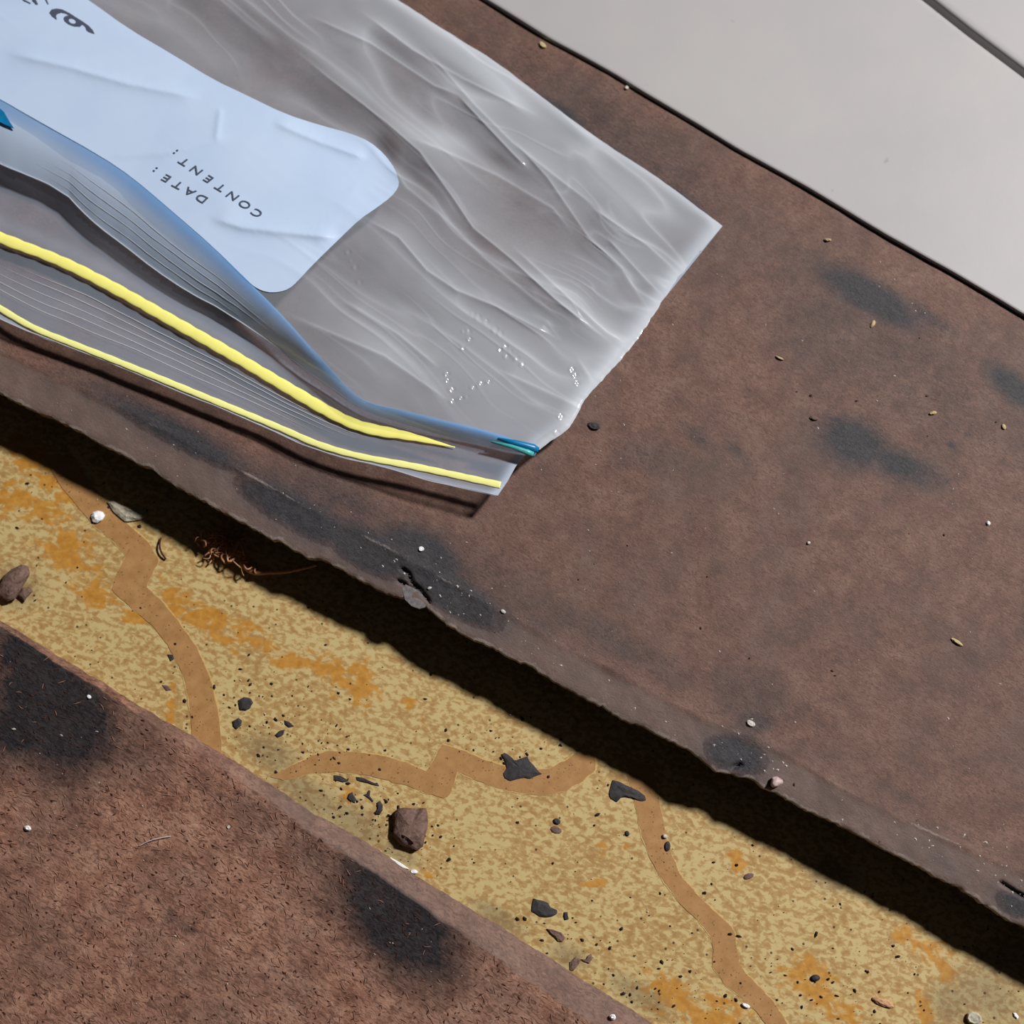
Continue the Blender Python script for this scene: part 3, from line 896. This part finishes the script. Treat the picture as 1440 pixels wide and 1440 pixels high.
# raised ribs moulded along the lips
def rib(a, b, tt, x0, x1, zf, name, w=.00014):
    A = resample(a, 400); B = resample(b, 400)
    q = A * (1 - tt) + B * tt
    m = (q[:, 0] > x0) & (q[:, 0] < x1); q = q[m]
    n = len(q)
    wob = 2.2 * fbm(q[:, 0] / 60, 0 * q[:, 0] + tt * 9, 2, 33)
    q = q + np.stack([0 * wob, wob], -1)
    zz = zf(q[:, 0], q[:, 1]); k = np.ones(9) / 9
    zz = np.convolve(np.pad(zz, 4, 'edge'), k, 'valid') + .00012
    r = w * np.clip(np.minimum(np.arange(n), np.arange(n)[::-1]) / 30, .15, 1)
    V, F_ = tube(P(q[:, 0], q[:, 1], zz), r, 6)
    return link(name, mesh_from(V, F_, {'haze': np.full(len(V), .15)}), M_RIDGE, bag)


for tt, x0, x1 in ((.30, 20, 480), (.40, -10, 520), (.51, -40, 500), (.62, -60, 470), (.74, -80, 440)):
    rib(YEL1, YEL2, tt, x0, x1, ZB, 'moulded_rib')
for tt, x0, x1 in ((.44, 80, 360), (.58, 60, 390), (.72, 50, 380), (.86, 66, 340)):
    rib(BLUE, LIP, tt, x0, x1, ZL, 'moulded_rib', .00007)
rib(LIP, LIP, 0, -320, 560, ZL, 'lip_bead', .00018)
rib(OUTER, OUTER, 0, -320, 700, ZB, 'lip_bead', .00020)

# white label on the front panel
LU_ = smooth(poly([(-330, -330), (-150, -190), (0, -82), (125, 0), (180, 40), (240, 75), (300, 112), (345, 133), (400, 160), (450, 176), (492, 187), (520, 199), (541, 217), (556, 238), (561, 256)]), 1)
LL_ = smooth(poly([(-330, -34), (-150, 60), (0, 139), (50, 168), (143, 220), (187, 250), (233, 289), (300, 347), (345, 392), (360, 405), (375, 411), (392, 411), (407, 406), (418, 396), (440, 372), (475, 338), (505, 309), (530, 292), (550, 277), (560, 264), (561, 256)]), 1)
NLU = 360
la, lb = resample(LU_, NLU), resample(LL_, NLU)
r = np.linspace(0, 1, 90)[None]
qx = la[:, 0:1] * (1 - r) + lb[:, 0:1] * r; qy = la[:, 1:2] * (1 - r) + lb[:, 1:2] * r
qz = ZF(qx, qy) + 0.00035
label = sheet('label_panel', P(qx, qy, qz), M_LABEL, None, bag)
tag(label, 'white printed writing panel')
ZLab = Surf(qx, qy, qz)


def surf_flat(name, polys, holes_ok, mat, parent, zf, lift=.00018):
    """print: triangulated pixel polygons laid on a surface"""
    bm = bmesh.new()
    for pl in polys:
        pl = np.array(pl, float)
        p3 = P(pl[:, 0], pl[:, 1], zf(pl[:, 0], pl[:, 1]) + lift)
        bm.faces.new([bm.verts.new(p) for p in p3])
    bmesh.ops.triangulate(bm, faces=bm.faces[:])
    bmesh.ops.recalc_face_normals(bm, faces=bm.faces[:])
    for f in bm.faces:
        if f.normal.z < 0: f.normal_flip()
    me = bpy.data.meshes.new(name); bm.to_mesh(me); bm.free()
    return link(name, me, mat, parent, False)


_gl = {}


def glyph(ch):
    if ch not in _gl:
        cu = bpy.data.curves.new('g', 'FONT'); cu.body = ch; cu.size = 1; cu.resolution_u = 4; cu.offset = .012
        ob = bpy.data.objects.new('g', cu); COL.objects.link(ob)
        dg = bpy.context.evaluated_depsgraph_get()
        me = ob.evaluated_get(dg).to_mesh()
        vs = np.array([v.co[:2] for v in me.vertices]); fs = [list(p.vertices) for p in me.polygons]
        ob.evaluated_get(dg).to_mesh_clear()
        bpy.data.objects.remove(ob); bpy.data.curves.remove(cu)
        _gl[ch] = (vs, fs)
    return _gl[ch]


capH = np.ptp(glyph('N')[0][:, 1]); nW = np.ptp(glyph('N')[0][:, 0])


def lettering(name, text, c0, step, exv, eyv, last):
    """each character centred at c0 + i*step; exv spans an N's width, eyv its height, in pixels"""
    V = []; F_ = []
    for i, ch in enumerate(text):
        vs, fs = glyph(ch)
        cx = (vs[:, 0].min() + vs[:, 0].max()) / 2
        c = np.array(last if ch == ':' else (c0[0] + i * step[0], c0[1] + i * step[1]))
        q = c + ((vs[:, 0:1] - cx) / nW) * np.array(exv) + (vs[:, 1:2] / capH - .5) * np.array(eyv)
        p3 = P(q[:, 0], q[:, 1], ZLab(q[:, 0], q[:, 1]) + .00022)
        b = len(V); V += list(p3); F_ += [[b + k for k in f] for f in fs]
    return link(name, mesh_from(V, F_), M_INK, label, False)


lettering('lettering', 'CONTENT:', (361, 299.5), (-17.05, -11.98), (-11.6, -7.0), (-9.0, 7.2), (245.5, 214.4))
lettering('lettering', 'DATE:', (283, 279), (-16.5, -9.45), (-12.4, -6.6), (-8.2, 8.0), (217, 239.5))
S8 = lambda L_: [(x / 8.0, y / 8.0) for x, y in L_]
arch = S8([(640, 220), (590, 185), (555, 140), (580, 105), (640, 95), (700, 105), (780, 145), (850, 190), (930, 240), (1000, 290), (1045, 340), (1065, 380), (1000, 358), (975, 340), (960, 300), (915, 262), (860, 235), (790, 178), (740, 150), (690, 140), (650, 152), (630, 178)])
ring = []
th = np.linspace(0, 2 * np.pi, 21)
ca, sa = math.cos(math.radians(22)), math.sin(math.radians(22))
el = lambda t_, A, B: (815 / 8 + (A * math.cos(t_) * ca - B * math.sin(t_) * sa) / 8, 236 / 8 + (A * math.cos(t_) * sa + B * math.sin(t_) * ca) / 8)
for a_, b_ in zip(th[:-1], th[1:]):
    ring.append([el(a_, 42, 27), el(b_, 42, 27), el(b_, 104, 50), el(a_, 104, 50)])
foot = S8([(900, 300), (930, 275), (905, 250), (870, 245), (850, 290)])
surf_flat('emblem', [arch, foot] + ring, False, M_INK, label, ZLab)
surf_flat('emblem', [S8([(360, -30), (390, -30), (430, 50), (405, 50), (362, 5)]), S8([(250, -10), (285, 0), (352, 36), (340, 42), (262, 6)]), S8([(500, -20), (520, -20), (548, 48), (536, 46)])], False, M_INK, label, ZLab)

# ------------------------------------------------------------------ loose bits
def chip(name, outline, z0, h, mat, label_, cat='debris', dome=.35, zfun=None, group=None):
    pl = rough_outline(np.array(outline, float), .8, max(1.6, np.ptp(np.array(outline)[:, 0]) / 14), int(outline[0][0]))
    c = pl.mean(0)
    zc = float(zfun(np.array([c[0]]), np.array([c[1]]))[0]) if zfun else z0
    n = len(pl)
    inner = c + (pl - c) * .78; mid = c + (pl - c) * .5
    V = list(P(pl[:, 0], pl[:, 1], zc + 0 * pl[:, 0]))
    V += list(P(pl[:, 0], pl[:, 1], zc + h * .55 + 0 * pl[:, 0]))
    V += list(P(inner[:, 0], inner[:, 1], zc + h * (1 - dome * .4) + h * .35 * fbm(inner[:, 0] / 9, inner[:, 1] / 9, 2, 3)))
    V += list(P(mid[:, 0], mid[:, 1], zc + h + h * .35 * fbm(mid[:, 0] / 9, mid[:, 1] / 9, 2, 5)))
    V.append(P(c[0], c[1], zc + h * 1.02))
    F_ = [list(range(n))[::-1]]
    for k in range(3):
        for i in range(n):
            j = (i + 1) % n
            F_.append([k * n + i, k * n + j, (k + 1) * n + j, (k + 1) * n + i])
    for i in range(n): F_.append([3 * n + i, 3 * n + (i + 1) % n, 4 * n])
    V = np.array(V); o3 = P(c[0], c[1], zc)
    me = mesh_from(V - o3, F_)
    bm = bmesh.new(); bm.from_mesh(me); bmesh.ops.recalc_face_normals(bm, faces=bm.faces[:]); bm.to_mesh(me); bm.free()
    o = link(name, me, mat, None, h > .002); o.location = o3
    return tag(o, label_, cat, group)


def blob(x, y, rx, ry, a=0, n=9):
    ca, sa = math.cos(math.radians(a)), math.sin(math.radians(a))
    return [(x + rx * math.cos(t_) * ca - ry * math.sin(t_) * sa, y + rx * math.cos(t_) * sa + ry * math.sin(t_) * ca) for t_ in np.linspace(0, 2 * np.pi, n, endpoint=False)]


ZR = 0.00002
S6 = lambda ox, oy, L_, k=6.0: [(ox + x / k, oy + y / k) for x, y in L_]
chip('bitumen_flake', S6(680, 1020, [(155, 240), (180, 230), (240, 270), (265, 300), (330, 275), (375, 255), (385, 295), (430, 345), (465, 390), (495, 410), (430, 430), (390, 450), (355, 440), (290, 450), (230, 470), (180, 445), (165, 405), (195, 365), (190, 310)]), .00018, .0006, M_DARK, 'star-shaped black flake lying on the short orange ribbon', 'flake')
chip('bitumen_flake', S6(680, 1020, [(1090, 460), (1150, 480), (1230, 520), (1310, 555), (1365, 600), (1370, 635), (1330, 640), (1270, 615), (1200, 600), (1130, 610), (1130, 650), (1070, 610), (1060, 560)]), ZR, .0007, M_DARK, 'long black flake at the shadow line beside the orange ribbon', 'flake')
chip('bitumen_flake', S6(720, 1240, [(245, 190), (330, 210), (405, 235), (430, 290), (510, 310), (510, 370), (440, 395), (390, 400), (310, 385), (225, 330), (230, 270)], 8.0), ZR, .0007, M_DARK, 'black rectangular flake with a side lobe on bare yellow linoleum', 'flake')
chip('bitumen_flake', S6(720, 1240, [(390, 530), (470, 540), (560, 575), (600, 630), (570, 680), (520, 670), (480, 620), (420, 575)], 8.0), ZR, .0008, M_CHUNK, 'small grey brown teardrop flake near the lower strip edge', 'flake')
chip('bitumen_flake', S6(720, 1240, [(585, 340), (625, 340), (625, 380), (640, 420), (590, 430), (575, 385)], 8.0), ZR, .0005, M_DARK, 'tiny black flake beside the lobed rectangular flake', 'flake')
chip('bitumen_flake', S6(720, 1240, [(650, 900), (720, 840), (770, 870), (760, 920), (690, 1000), (650, 990)], 8.0), ZR, .0006, M_CHUNK, 'brown splinter touching the lower strip edge', 'flake')
chip('bitumen_flake', S6(720, 1240, [(770, 870), (830, 885), (850, 830), (890, 810), (905, 860), (870, 920), (810, 900)], 8.0), ZR, .0005, M_CHUNK, 'small hooked brown splinter off the lower strip edge', 'flake')
chip('bitumen_flake', [(335, 984), (343, 980), (353, 982), (356, 988), (352, 996), (346, 999), (337, 998)], ZR, .0008, M_DARK, 'blocky dark flake beside the long orange ribbon, largest of its cluster', 'flake')
chip('bitumen_flake', [(327, 1014), (335, 1009), (341, 1013), (339, 1021), (333, 1025), (328, 1021)], ZR, .0007, M_DARK, 'dark triangular flake touching close to the blocky dark flake', 'flake')
chip('bitumen_flake', [(400, 1013), (408, 1016), (414, 1021), (407, 1023), (401, 1019)], ZR, .0005, M_DARK, 'small dark pointed sliver beside the blocky flake, nearer the lifted sheet', 'flake')
chip('bitumen_flake', [(386, 1034), (392, 1028), (401, 1026), (398, 1033), (390, 1037)], ZR, .0005, M_DARK, 'small dark pointed sliver beside the blocky flake, nearer the lower strip', 'flake')
chip('bitumen_flake', [(236, 920), (243, 921), (245, 927), (240, 930)], ZR, .0005, M_DARK, 'single dark crumb between the long orange ribbon and the lower strip', 'flake')
chip('bitumen_flake', [(228, 963), (236, 964), (241, 970), (233, 971)], ZR, .0004, M_CHUNK, 'thin grey sliver beside the thin orange streak', 'flake')
chip('bitumen_flake', S6(470, 1040, [(135, 590), (150, 545), (185, 530), (205, 580), (225, 610), (205, 640), (160, 625)], 7.2), ZR, .0006, M_DARK, 'dark bean-shaped flake near the lower strip edge', 'flake')
chip('bitumen_flake', S6(470, 1040, [(430, 640), (460, 620), (490, 660), (490, 720), (460, 755), (410, 745), (435, 700)], 7.2), ZR, .0006, M_DARK, 'dark crescent flake beside the brown stony lump', 'flake')
chip('bitumen_flake', S6(470, 1040, [(295, 560), (330, 550), (350, 510), (370, 515), (360, 570), (400, 620), (390, 635), (340, 585)], 7.2), ZR, .0004, M_DARK, 'thin forked black flake between bean and crescent flakes', 'flake')
chip('bitumen_flake', S6(470, 1040, [(0, 360), (60, 365), (120, 400), (150, 420), (90, 430), (40, 415), (0, 410)], 7.2), ZR, .0005, M_DARK, 'dark smear of bitumen along the short ribbon underside', 'flake')
chip('bitumen_flake', S6(470, 1040, [(225, 380), (280, 385), (360, 420), (440, 445), (460, 470), (380, 450), (300, 430), (235, 415)], 7.2), ZR, .0005, M_DARK, 'narrow dark shard under the short orange ribbon', 'flake')
chip('stony_lump', S6(470, 1040, [(600, 760), (640, 700), (720, 690), (820, 700), (930, 690), (950, 790), (945, 900), (920, 980), (900, 1080), (840, 1120), (760, 1100), (660, 1060), (590, 960), (605, 850)], 7.2), ZR, .0042, M_CHUNK, 'brown stony lump with a crack lying on the linoleum', 'lump', dome=.5)
lump = SC.objects['stony_lump']
crk = chip('crack', S6(470, 1040, [(668, 960), (700, 970), (760, 1000), (805, 1050), (790, 1058), (720, 1010), (680, 985)], 7.2), .0030, .0014, simple('crack_dark', lin(26, 18, 16), .9, .1, .2), 'black crack', None)
crk.parent = lump; crk.location = crk.location - lump.location
chip('curled_chunk', [(-8, 836), (5, 810), (16, 800), (30, 794), (40, 796), (42, 806), (36, 818), (28, 832), (22, 842), (8, 846)], ZR, .0040, M_CHUNK, 'curled brown fibre chunk above the black stained end of the lower strip', 'lump', dome=.6)
chip('curled_chunk', [(24, 838), (32, 826), (42, 826), (46, 832), (38, 840), (34, 846)], ZR, .0022, M_CHUNK, 'small grey brown piece tucked against the curled fibre chunk', 'lump')
chip('white_crumb', S6(100, 680, [(185, 305), (200, 265), (245, 250), (290, 262), (310, 300), (285, 340), (240, 362), (200, 350)], 6.545), .0002, .0016, M_WHITEC, 'bright white crumb on the shadowed end of the long orange ribbon', 'crumb')
chip('plaster_smear', S6(100, 680, [(330, 170), (390, 160), (440, 190), (520, 215), (600, 250), (690, 240), (700, 300), (650, 330), (590, 340), (500, 350), (450, 310), (390, 260)], 6.545), ZR, .0014, simple('grey_plaster', lin(190, 180, 160), .8, .2, .25), 'grey plaster lump half in the shadow of the lifted sheet', 'lump')
chip('white_crumb', blob(39, 1165, 5.5, 4.2, 20), 0, .0011, M_WHITEC, 'lone white crumb on the bare brown part of lower strip', 'crumb', zfun=low_height)
chip('white_crumb', blob(125, 980, 3.4, 3.0, 20), 0, .0008, M_WHITEC, 'white grain on the larger black stain of lower strip', 'crumb', zfun=low_height)
chip('white_crumb', blob(321, 1163, 2.4, 3.0, 10), 0, .0005, M_PALE, 'tiny pale grain on lower strip beside the edge', 'crumb', zfun=low_height)
chip('white_crumb', blob(19, 1025, 3.0, 1.8, 0), 0, .0005, M_PALE, 'pale sliver on the black stain near the white grain', 'crumb', zfun=low_height)
chip('white_crumb', blob(862, 1430, 4.6, 4.2, 0), .0045, .0010, M_WHITEC, 'white grain on the sloping edge of lower strip', 'crumb')
chip('white_sliver', [(546, 1205), (556, 1209), (570, 1218), (576, 1223), (566, 1221), (552, 1212)], ZR, .0005, M_WHITEC, 'thin white sliver along the lower strip edge under the stony lump', 'sliver')
chip('white_crumb', blob(582, 1226, 5.5, 3.2, 15), ZR, .0009, M_WHITEC, 'small white crumb at the end of the white sliver', 'crumb')
chip('white_crumb', blob(1049, 1414, 6.5, 3.0, 25), .0002, .0008, M_WHITEC, 'white flake beside the wavy orange ribbon ending near the orange patch', 'crumb')
chip('white_crumb', blob(935, 1176, 3.6, 3.4, 0), .0002, .0010, M_PALE, 'grey white grain on the wavy ribbon near the long black flake', 'crumb')
chip('bitumen_flake', blob(939, 1190, 4.2, 7.0, 0), .0002, .0006, M_DARK, 'dark grain next to the grey white grain on the wavy ribbon', 'flake')
chip('bitumen_flake', blob(783, 1155, 5.5, 4.2, 30), ZR, .0007, M_DARK, 'round black grain next to a mauve speck on the linoleum', 'flake')
chip('bitumen_flake', blob(782, 1167, 8, 5, 20), ZR, .0004, M_CHUNK, 'mauve grey speck next to the round black grain', 'flake')
chip('bitumen_flake', blob(882, 1172, 3.0, 4.2, -20), ZR, .0006, M_DARK, 'oval black grain on linoleum between the wavy ribbon and star flake', 'flake')
chip('bitumen_flake', blob(1147, 1375, 6.5, 5, 0), ZR, .0012, M_DARK, 'round dark pellet inside the orange patch', 'flake')
chip('bitumen_flake', blob(1053, 1232, 8, 4, -20), ZR, .0005, M_CHUNK, 'grey mauve flake on the linoleum by the deep shadow', 'flake')
chip('white_crumb', [(1425, 1424), (1429, 1424), (1433, 1430), (1430, 1433), (1426, 1429)], ZR, .0006, M_WHITEC, 'white sliver standing in the greenish dirt', 'crumb')
chip('plaster_smear', blob(1370, 1432, 12, 9, 20), ZR, .0016, simple('pale_plaster', lin(200, 192, 172), .8, .2, .2), 'pale plaster lump in the greenish dirt', 'lump')
chip('wood_sliver', blob(1242, 1410, 17, 5, 22), ZR, .0010, simple('pink_wood', lin(206, 160, 120), .7, .2, .2), 'pinkish wood sliver on the linoleum near the plaster lump', 'sliver')
chip('pink_pebble', S6(960, 960, [(370, 430), (378, 400), (400, 395), (425, 412), (424, 425), (400, 440), (380, 442)], 3.0), 0, .0024, M_PINK, 'pale pink pebble on the front edge of the lifted sheet', 'pebble', zfun=lambda a, b: z_board(a, b) - .0001)
on_board = lambda a, b: z_board(np.asarray(a), np.asarray(b)) - .00008
for x, y, rx, ry, a, m_, lb in ((592, 772, 4.4, 3.6, 0, M_WHITEC, 'bright white grain on the dark patch above the cracked edge'),
                                (1228, 455, 5.5, 2.8, -60, M_STRAW, 'straw coloured seed below the long black stain near the planks'),
                                (1145, 588, 6.5, 3.2, 15, M_CHUNK, 'grey grain at the tip of the bluish stain'),
                                (1312, 581, 5.5, 2.6, -10, M_STRAW, 'pale oval grain on brown sheet between the two stains'),
                                (1412, 600, 2.6, 4.0, -20, M_STRAW, 'pale grain on brown sheet just off the black stain nearest the planks'),
                                (1390, 736, 2.8, 3.4, 0, M_WHITEC, 'white grain alone on the plain brown area'),
                                (1346, 903, 10, 2.6, 35, M_STRAW, 'tan splinter on the plain brown area of the lifted sheet'),
                                (1096, 503, 6.5, 1.6, 25, M_STRAW, 'thin pale splinter above the bluish stain'),
                                (763, 63, 6, 3.4, 40, M_STRAW, 'yellowish crumb between the bag and the white plank'),
                                (881, 123, 3.2, 3.4, 0, M_PALE, 'pale grain against the white plank edge'),
                                (1137, 763, 2.6, 2.4, 0, M_PALE, 'tiny pale grain below the bluish stain'),
                                (1164, 337, 5.6, 1.8, 5, M_STRAW, 'pale flat grain near the white plank and bag corner'),
                                (835, 599, 9, 5, 20, M_DARK, 'black grain on the brown sheet beside the bag seam'),
                                (1056, 1017, 7, 4, 30, M_PALE, 'pale speckled crumb on the dark patch near the front edge'),
                                (708, 860, 4, 2.6, 30, M_PALE, 'pale crumb on the worn ridge a little past the crack'),
                                (604, 827, 3.4, 2, -20, M_PALE, 'pale flake right beside the crack')):
    if m_ is M_DARK: chip('dark_grain', blob(x, y, rx, ry, a), 0, .0009, m_, lb, 'grain', zfun=on_board)
    else: chip('pale_grain', blob(x, y, rx, ry, a), 0, .0008, m_, lb, 'grain', zfun=on_board)

# tangled fibre tuft and stick in the shadow
tuft = bpy.data.objects.new('fibre_tuft', None); COL.objects.link(tuft)
tag(tuft, 'tangled brown fibre tuft with a thin stalk in the shadow of the sheet', 'tuft')
V = []; F_ = []
for k in range(90):
    x = rng.normal(315, 16); y = 770 + (x - 315) * .35 + rng.normal(0, 9)
    a = rng.uniform(0, 6.28); L = rng.uniform(7, 20); cv = rng.normal(0, 7)
    ts = np.linspace(0, 1, 7)
    q = np.stack([x + L * ts * math.cos(a) - cv * np.sin(np.pi * ts) * math.sin(a), y + L * ts * math.sin(a) + cv * np.sin(np.pi * ts) * math.cos(a)], -1)
    zz = .0006 + rng.uniform(0, .0045) + .0015 * np.sin(np.pi * ts) * rng.random()
    v3, f3 = tube(P(q[:, 0], q[:, 1], zz), .00022 * rng.uniform(.5, 1.6), 5)
    b = len(V); V += list(v3); F_ += [[b + i for i in f] for f in f3]
o = link('strands', mesh_from(V, F_), M_TWIG, tuft); o['kind'] = 'stuff'
q = smooth(poly([(340, 792), (356, 806), (375, 804), (400, 804), (425, 799), (446, 794)]), 2)
v3, f3 = tube(P(q[:, 0], q[:, 1], np.linspace(.0015, .0072, len(q))), np.linspace(.0011, .0005, len(q)), 8)
link('stalk', mesh_from(v3, f3), M_TWIG, tuft)
q = smooth(poly([(226, 757), (224, 766), (226, 776), (233, 786)]), 2)
v3, f3 = tube(P(q[:, 0], q[:, 1], .0005 + .001 * np.sin(np.linspace(0, 3.1, len(q)))), .0003, 6)
tag(link('curved_hair', mesh_from(v3, f3), M_FIBD), 'short curved dark hair beside the long orange ribbon corner', 'hair')
q = smooth(poly([(195, 1190), (210, 1182), (225, 1178), (240, 1176)]), 2)
v3, f3 = tube(P(q[:, 0], q[:, 1], .0056 + .0006 * np.sin(np.linspace(0, 3.1, len(q)))), .00013, 6)
tag(link('curved_hair', mesh_from(v3, f3), M_PALE), 'pale curved hair on the bare brown part of lower strip', 'hair')


# dust: too fine to count
def dust(name, n, gen, zf, mat, r0, r1, label_, long=1.0, parent=None):
    V = []; F_ = []
    for k in range(n):
        x, y = gen()
        r = r0 + (r1 - r0) * rng.random() ** 3
        a = rng.normal(.55, .8); l = r * (1 + (long - 1) * rng.random())
        zc = float(np.atleast_1d(zf(np.array([x]), np.array([y])))[0])
        ca_, sa_ = math.cos(a), math.sin(a)
        jit = rng.uniform(.6, 1.2, 5)
        pts = [(x + jit[i] * (l * math.cos(t_) * ca_ - r * math.sin(t_) * sa_), y + jit[i] * (l * math.cos(t_) * sa_ + r * math.sin(t_) * ca_)) for i, t_ in enumerate(np.linspace(0, 5.03, 5))]
        b = len(V)
        pts = np.array(pts)
        V += list(P(pts[:, 0], pts[:, 1], zc + 0 * pts[:, 0])); V.append(P(x, y, zc + r * .00022 * .9))
        F_ += [[b + (i + 1) % 5, b + i, b + 5][::-1] for i in range(5)]
    o = link(name, mesh_from(V, F_), mat, parent, False)
    return tag(o, label_, None if parent else 'dust', None, 'stuff')


def g_board():
    while True:
        x, y = rng.uniform(0, 1440), rng.uniform(300, 1300)
        if y < np.interp(x, F_EDGE[:, 0], F_EDGE[:, 1]) - 4 and y > np.interp(x, W_EDGE[:, 0], W_EDGE[:, 1]) + 6 and (x > 760 or y > np.interp(x, OUTER[:, 0], OUTER[:, 1]) + 8): return x, y


def g_edge():
    while True:
        c_ = [(540, 760, 60), (690, 880, 60), (780, 930, 40), (1050, 1020, 40), (1280, 1190, 60), (1420, 1265, 40), (200, 590, 80), (1340, 1215, 50), (640, 860, 25), (1420, 1270, 25), (1000, 1010, 90)][rng.integers(11)]
        x = rng.normal(c_[0], c_[2]); y = np.interp(x, RIDGE[:, 0], RIDGE[:, 1]) + rng.normal(20, 26)
        if y < np.interp(x, F_EDGE[:, 0], F_EDGE[:, 1]) - 4 and y > np.interp(x, OUTER[:, 0], OUTER[:, 1]) + 8 and x < 1450: return x, y


def g_floor():
    while True:
        if rng.random() < .45:
            c_ = [(520, 1140, 50, 26), (350, 1000, 60, 30), (780, 1330, 60, 40), (1150, 1390, 90, 40), (560, 1200, 60, 30), (430, 1060, 50, 25), (900, 1400, 60, 30), (700, 1050, 60, 30)][rng.integers(8)]
            x, y = rng.normal(c_[0], c_[2]), rng.normal(c_[1], c_[3])
        else: x, y = rng.uniform(0, 1440), rng.uniform(640, 1450)
        if y > np.interp(x, F_EDGE[:, 0], F_EDGE[:, 1]) + 70 and y < np.interp(x, E_EDGE[:, 0], E_EDGE[:, 1]) - 4: return x, y


def g_low():
    while True:
        x, y = rng.uniform(0, 900), rng.uniform(880, 1440)
        if inside_low(x, y, 40): return x, y


dust('pale_dust', 240, g_board, on_board, M_PALE, .5, 1.5, 'fine pale dust scattered over the lifted brown sheet', 2.5)
dust('pale_dust', 260, g_edge, on_board, M_PALE, .6, 2.2, 'pale grit along the worn front edge of lifted sheet', 2.0)
dust('dark_dust', 90, g_board, on_board, M_FIBD, .8, 2.6, 'dark pits and grit over the lifted brown sheet', 1.8)
dust('dark_grit', 520, g_floor, lambda a, b: 0.0002 + 0 * a, M_GRIT, .6, 2.8, 'fine dark grit scattered over the yellow linoleum', 2.0)
dust('pale_grit', 90, g_floor, lambda a, b: 0.0002 + 0 * a, M_PALE, .5, 1.5, 'fine white grit scattered over the yellow linoleum', 1.5)
dust('pale_dust', 70, g_low, lambda a, b: low_height(a, b) + .0001, M_PALE, .5, 1.4, 'fine pale dust on the lower brown strip', 2.5)
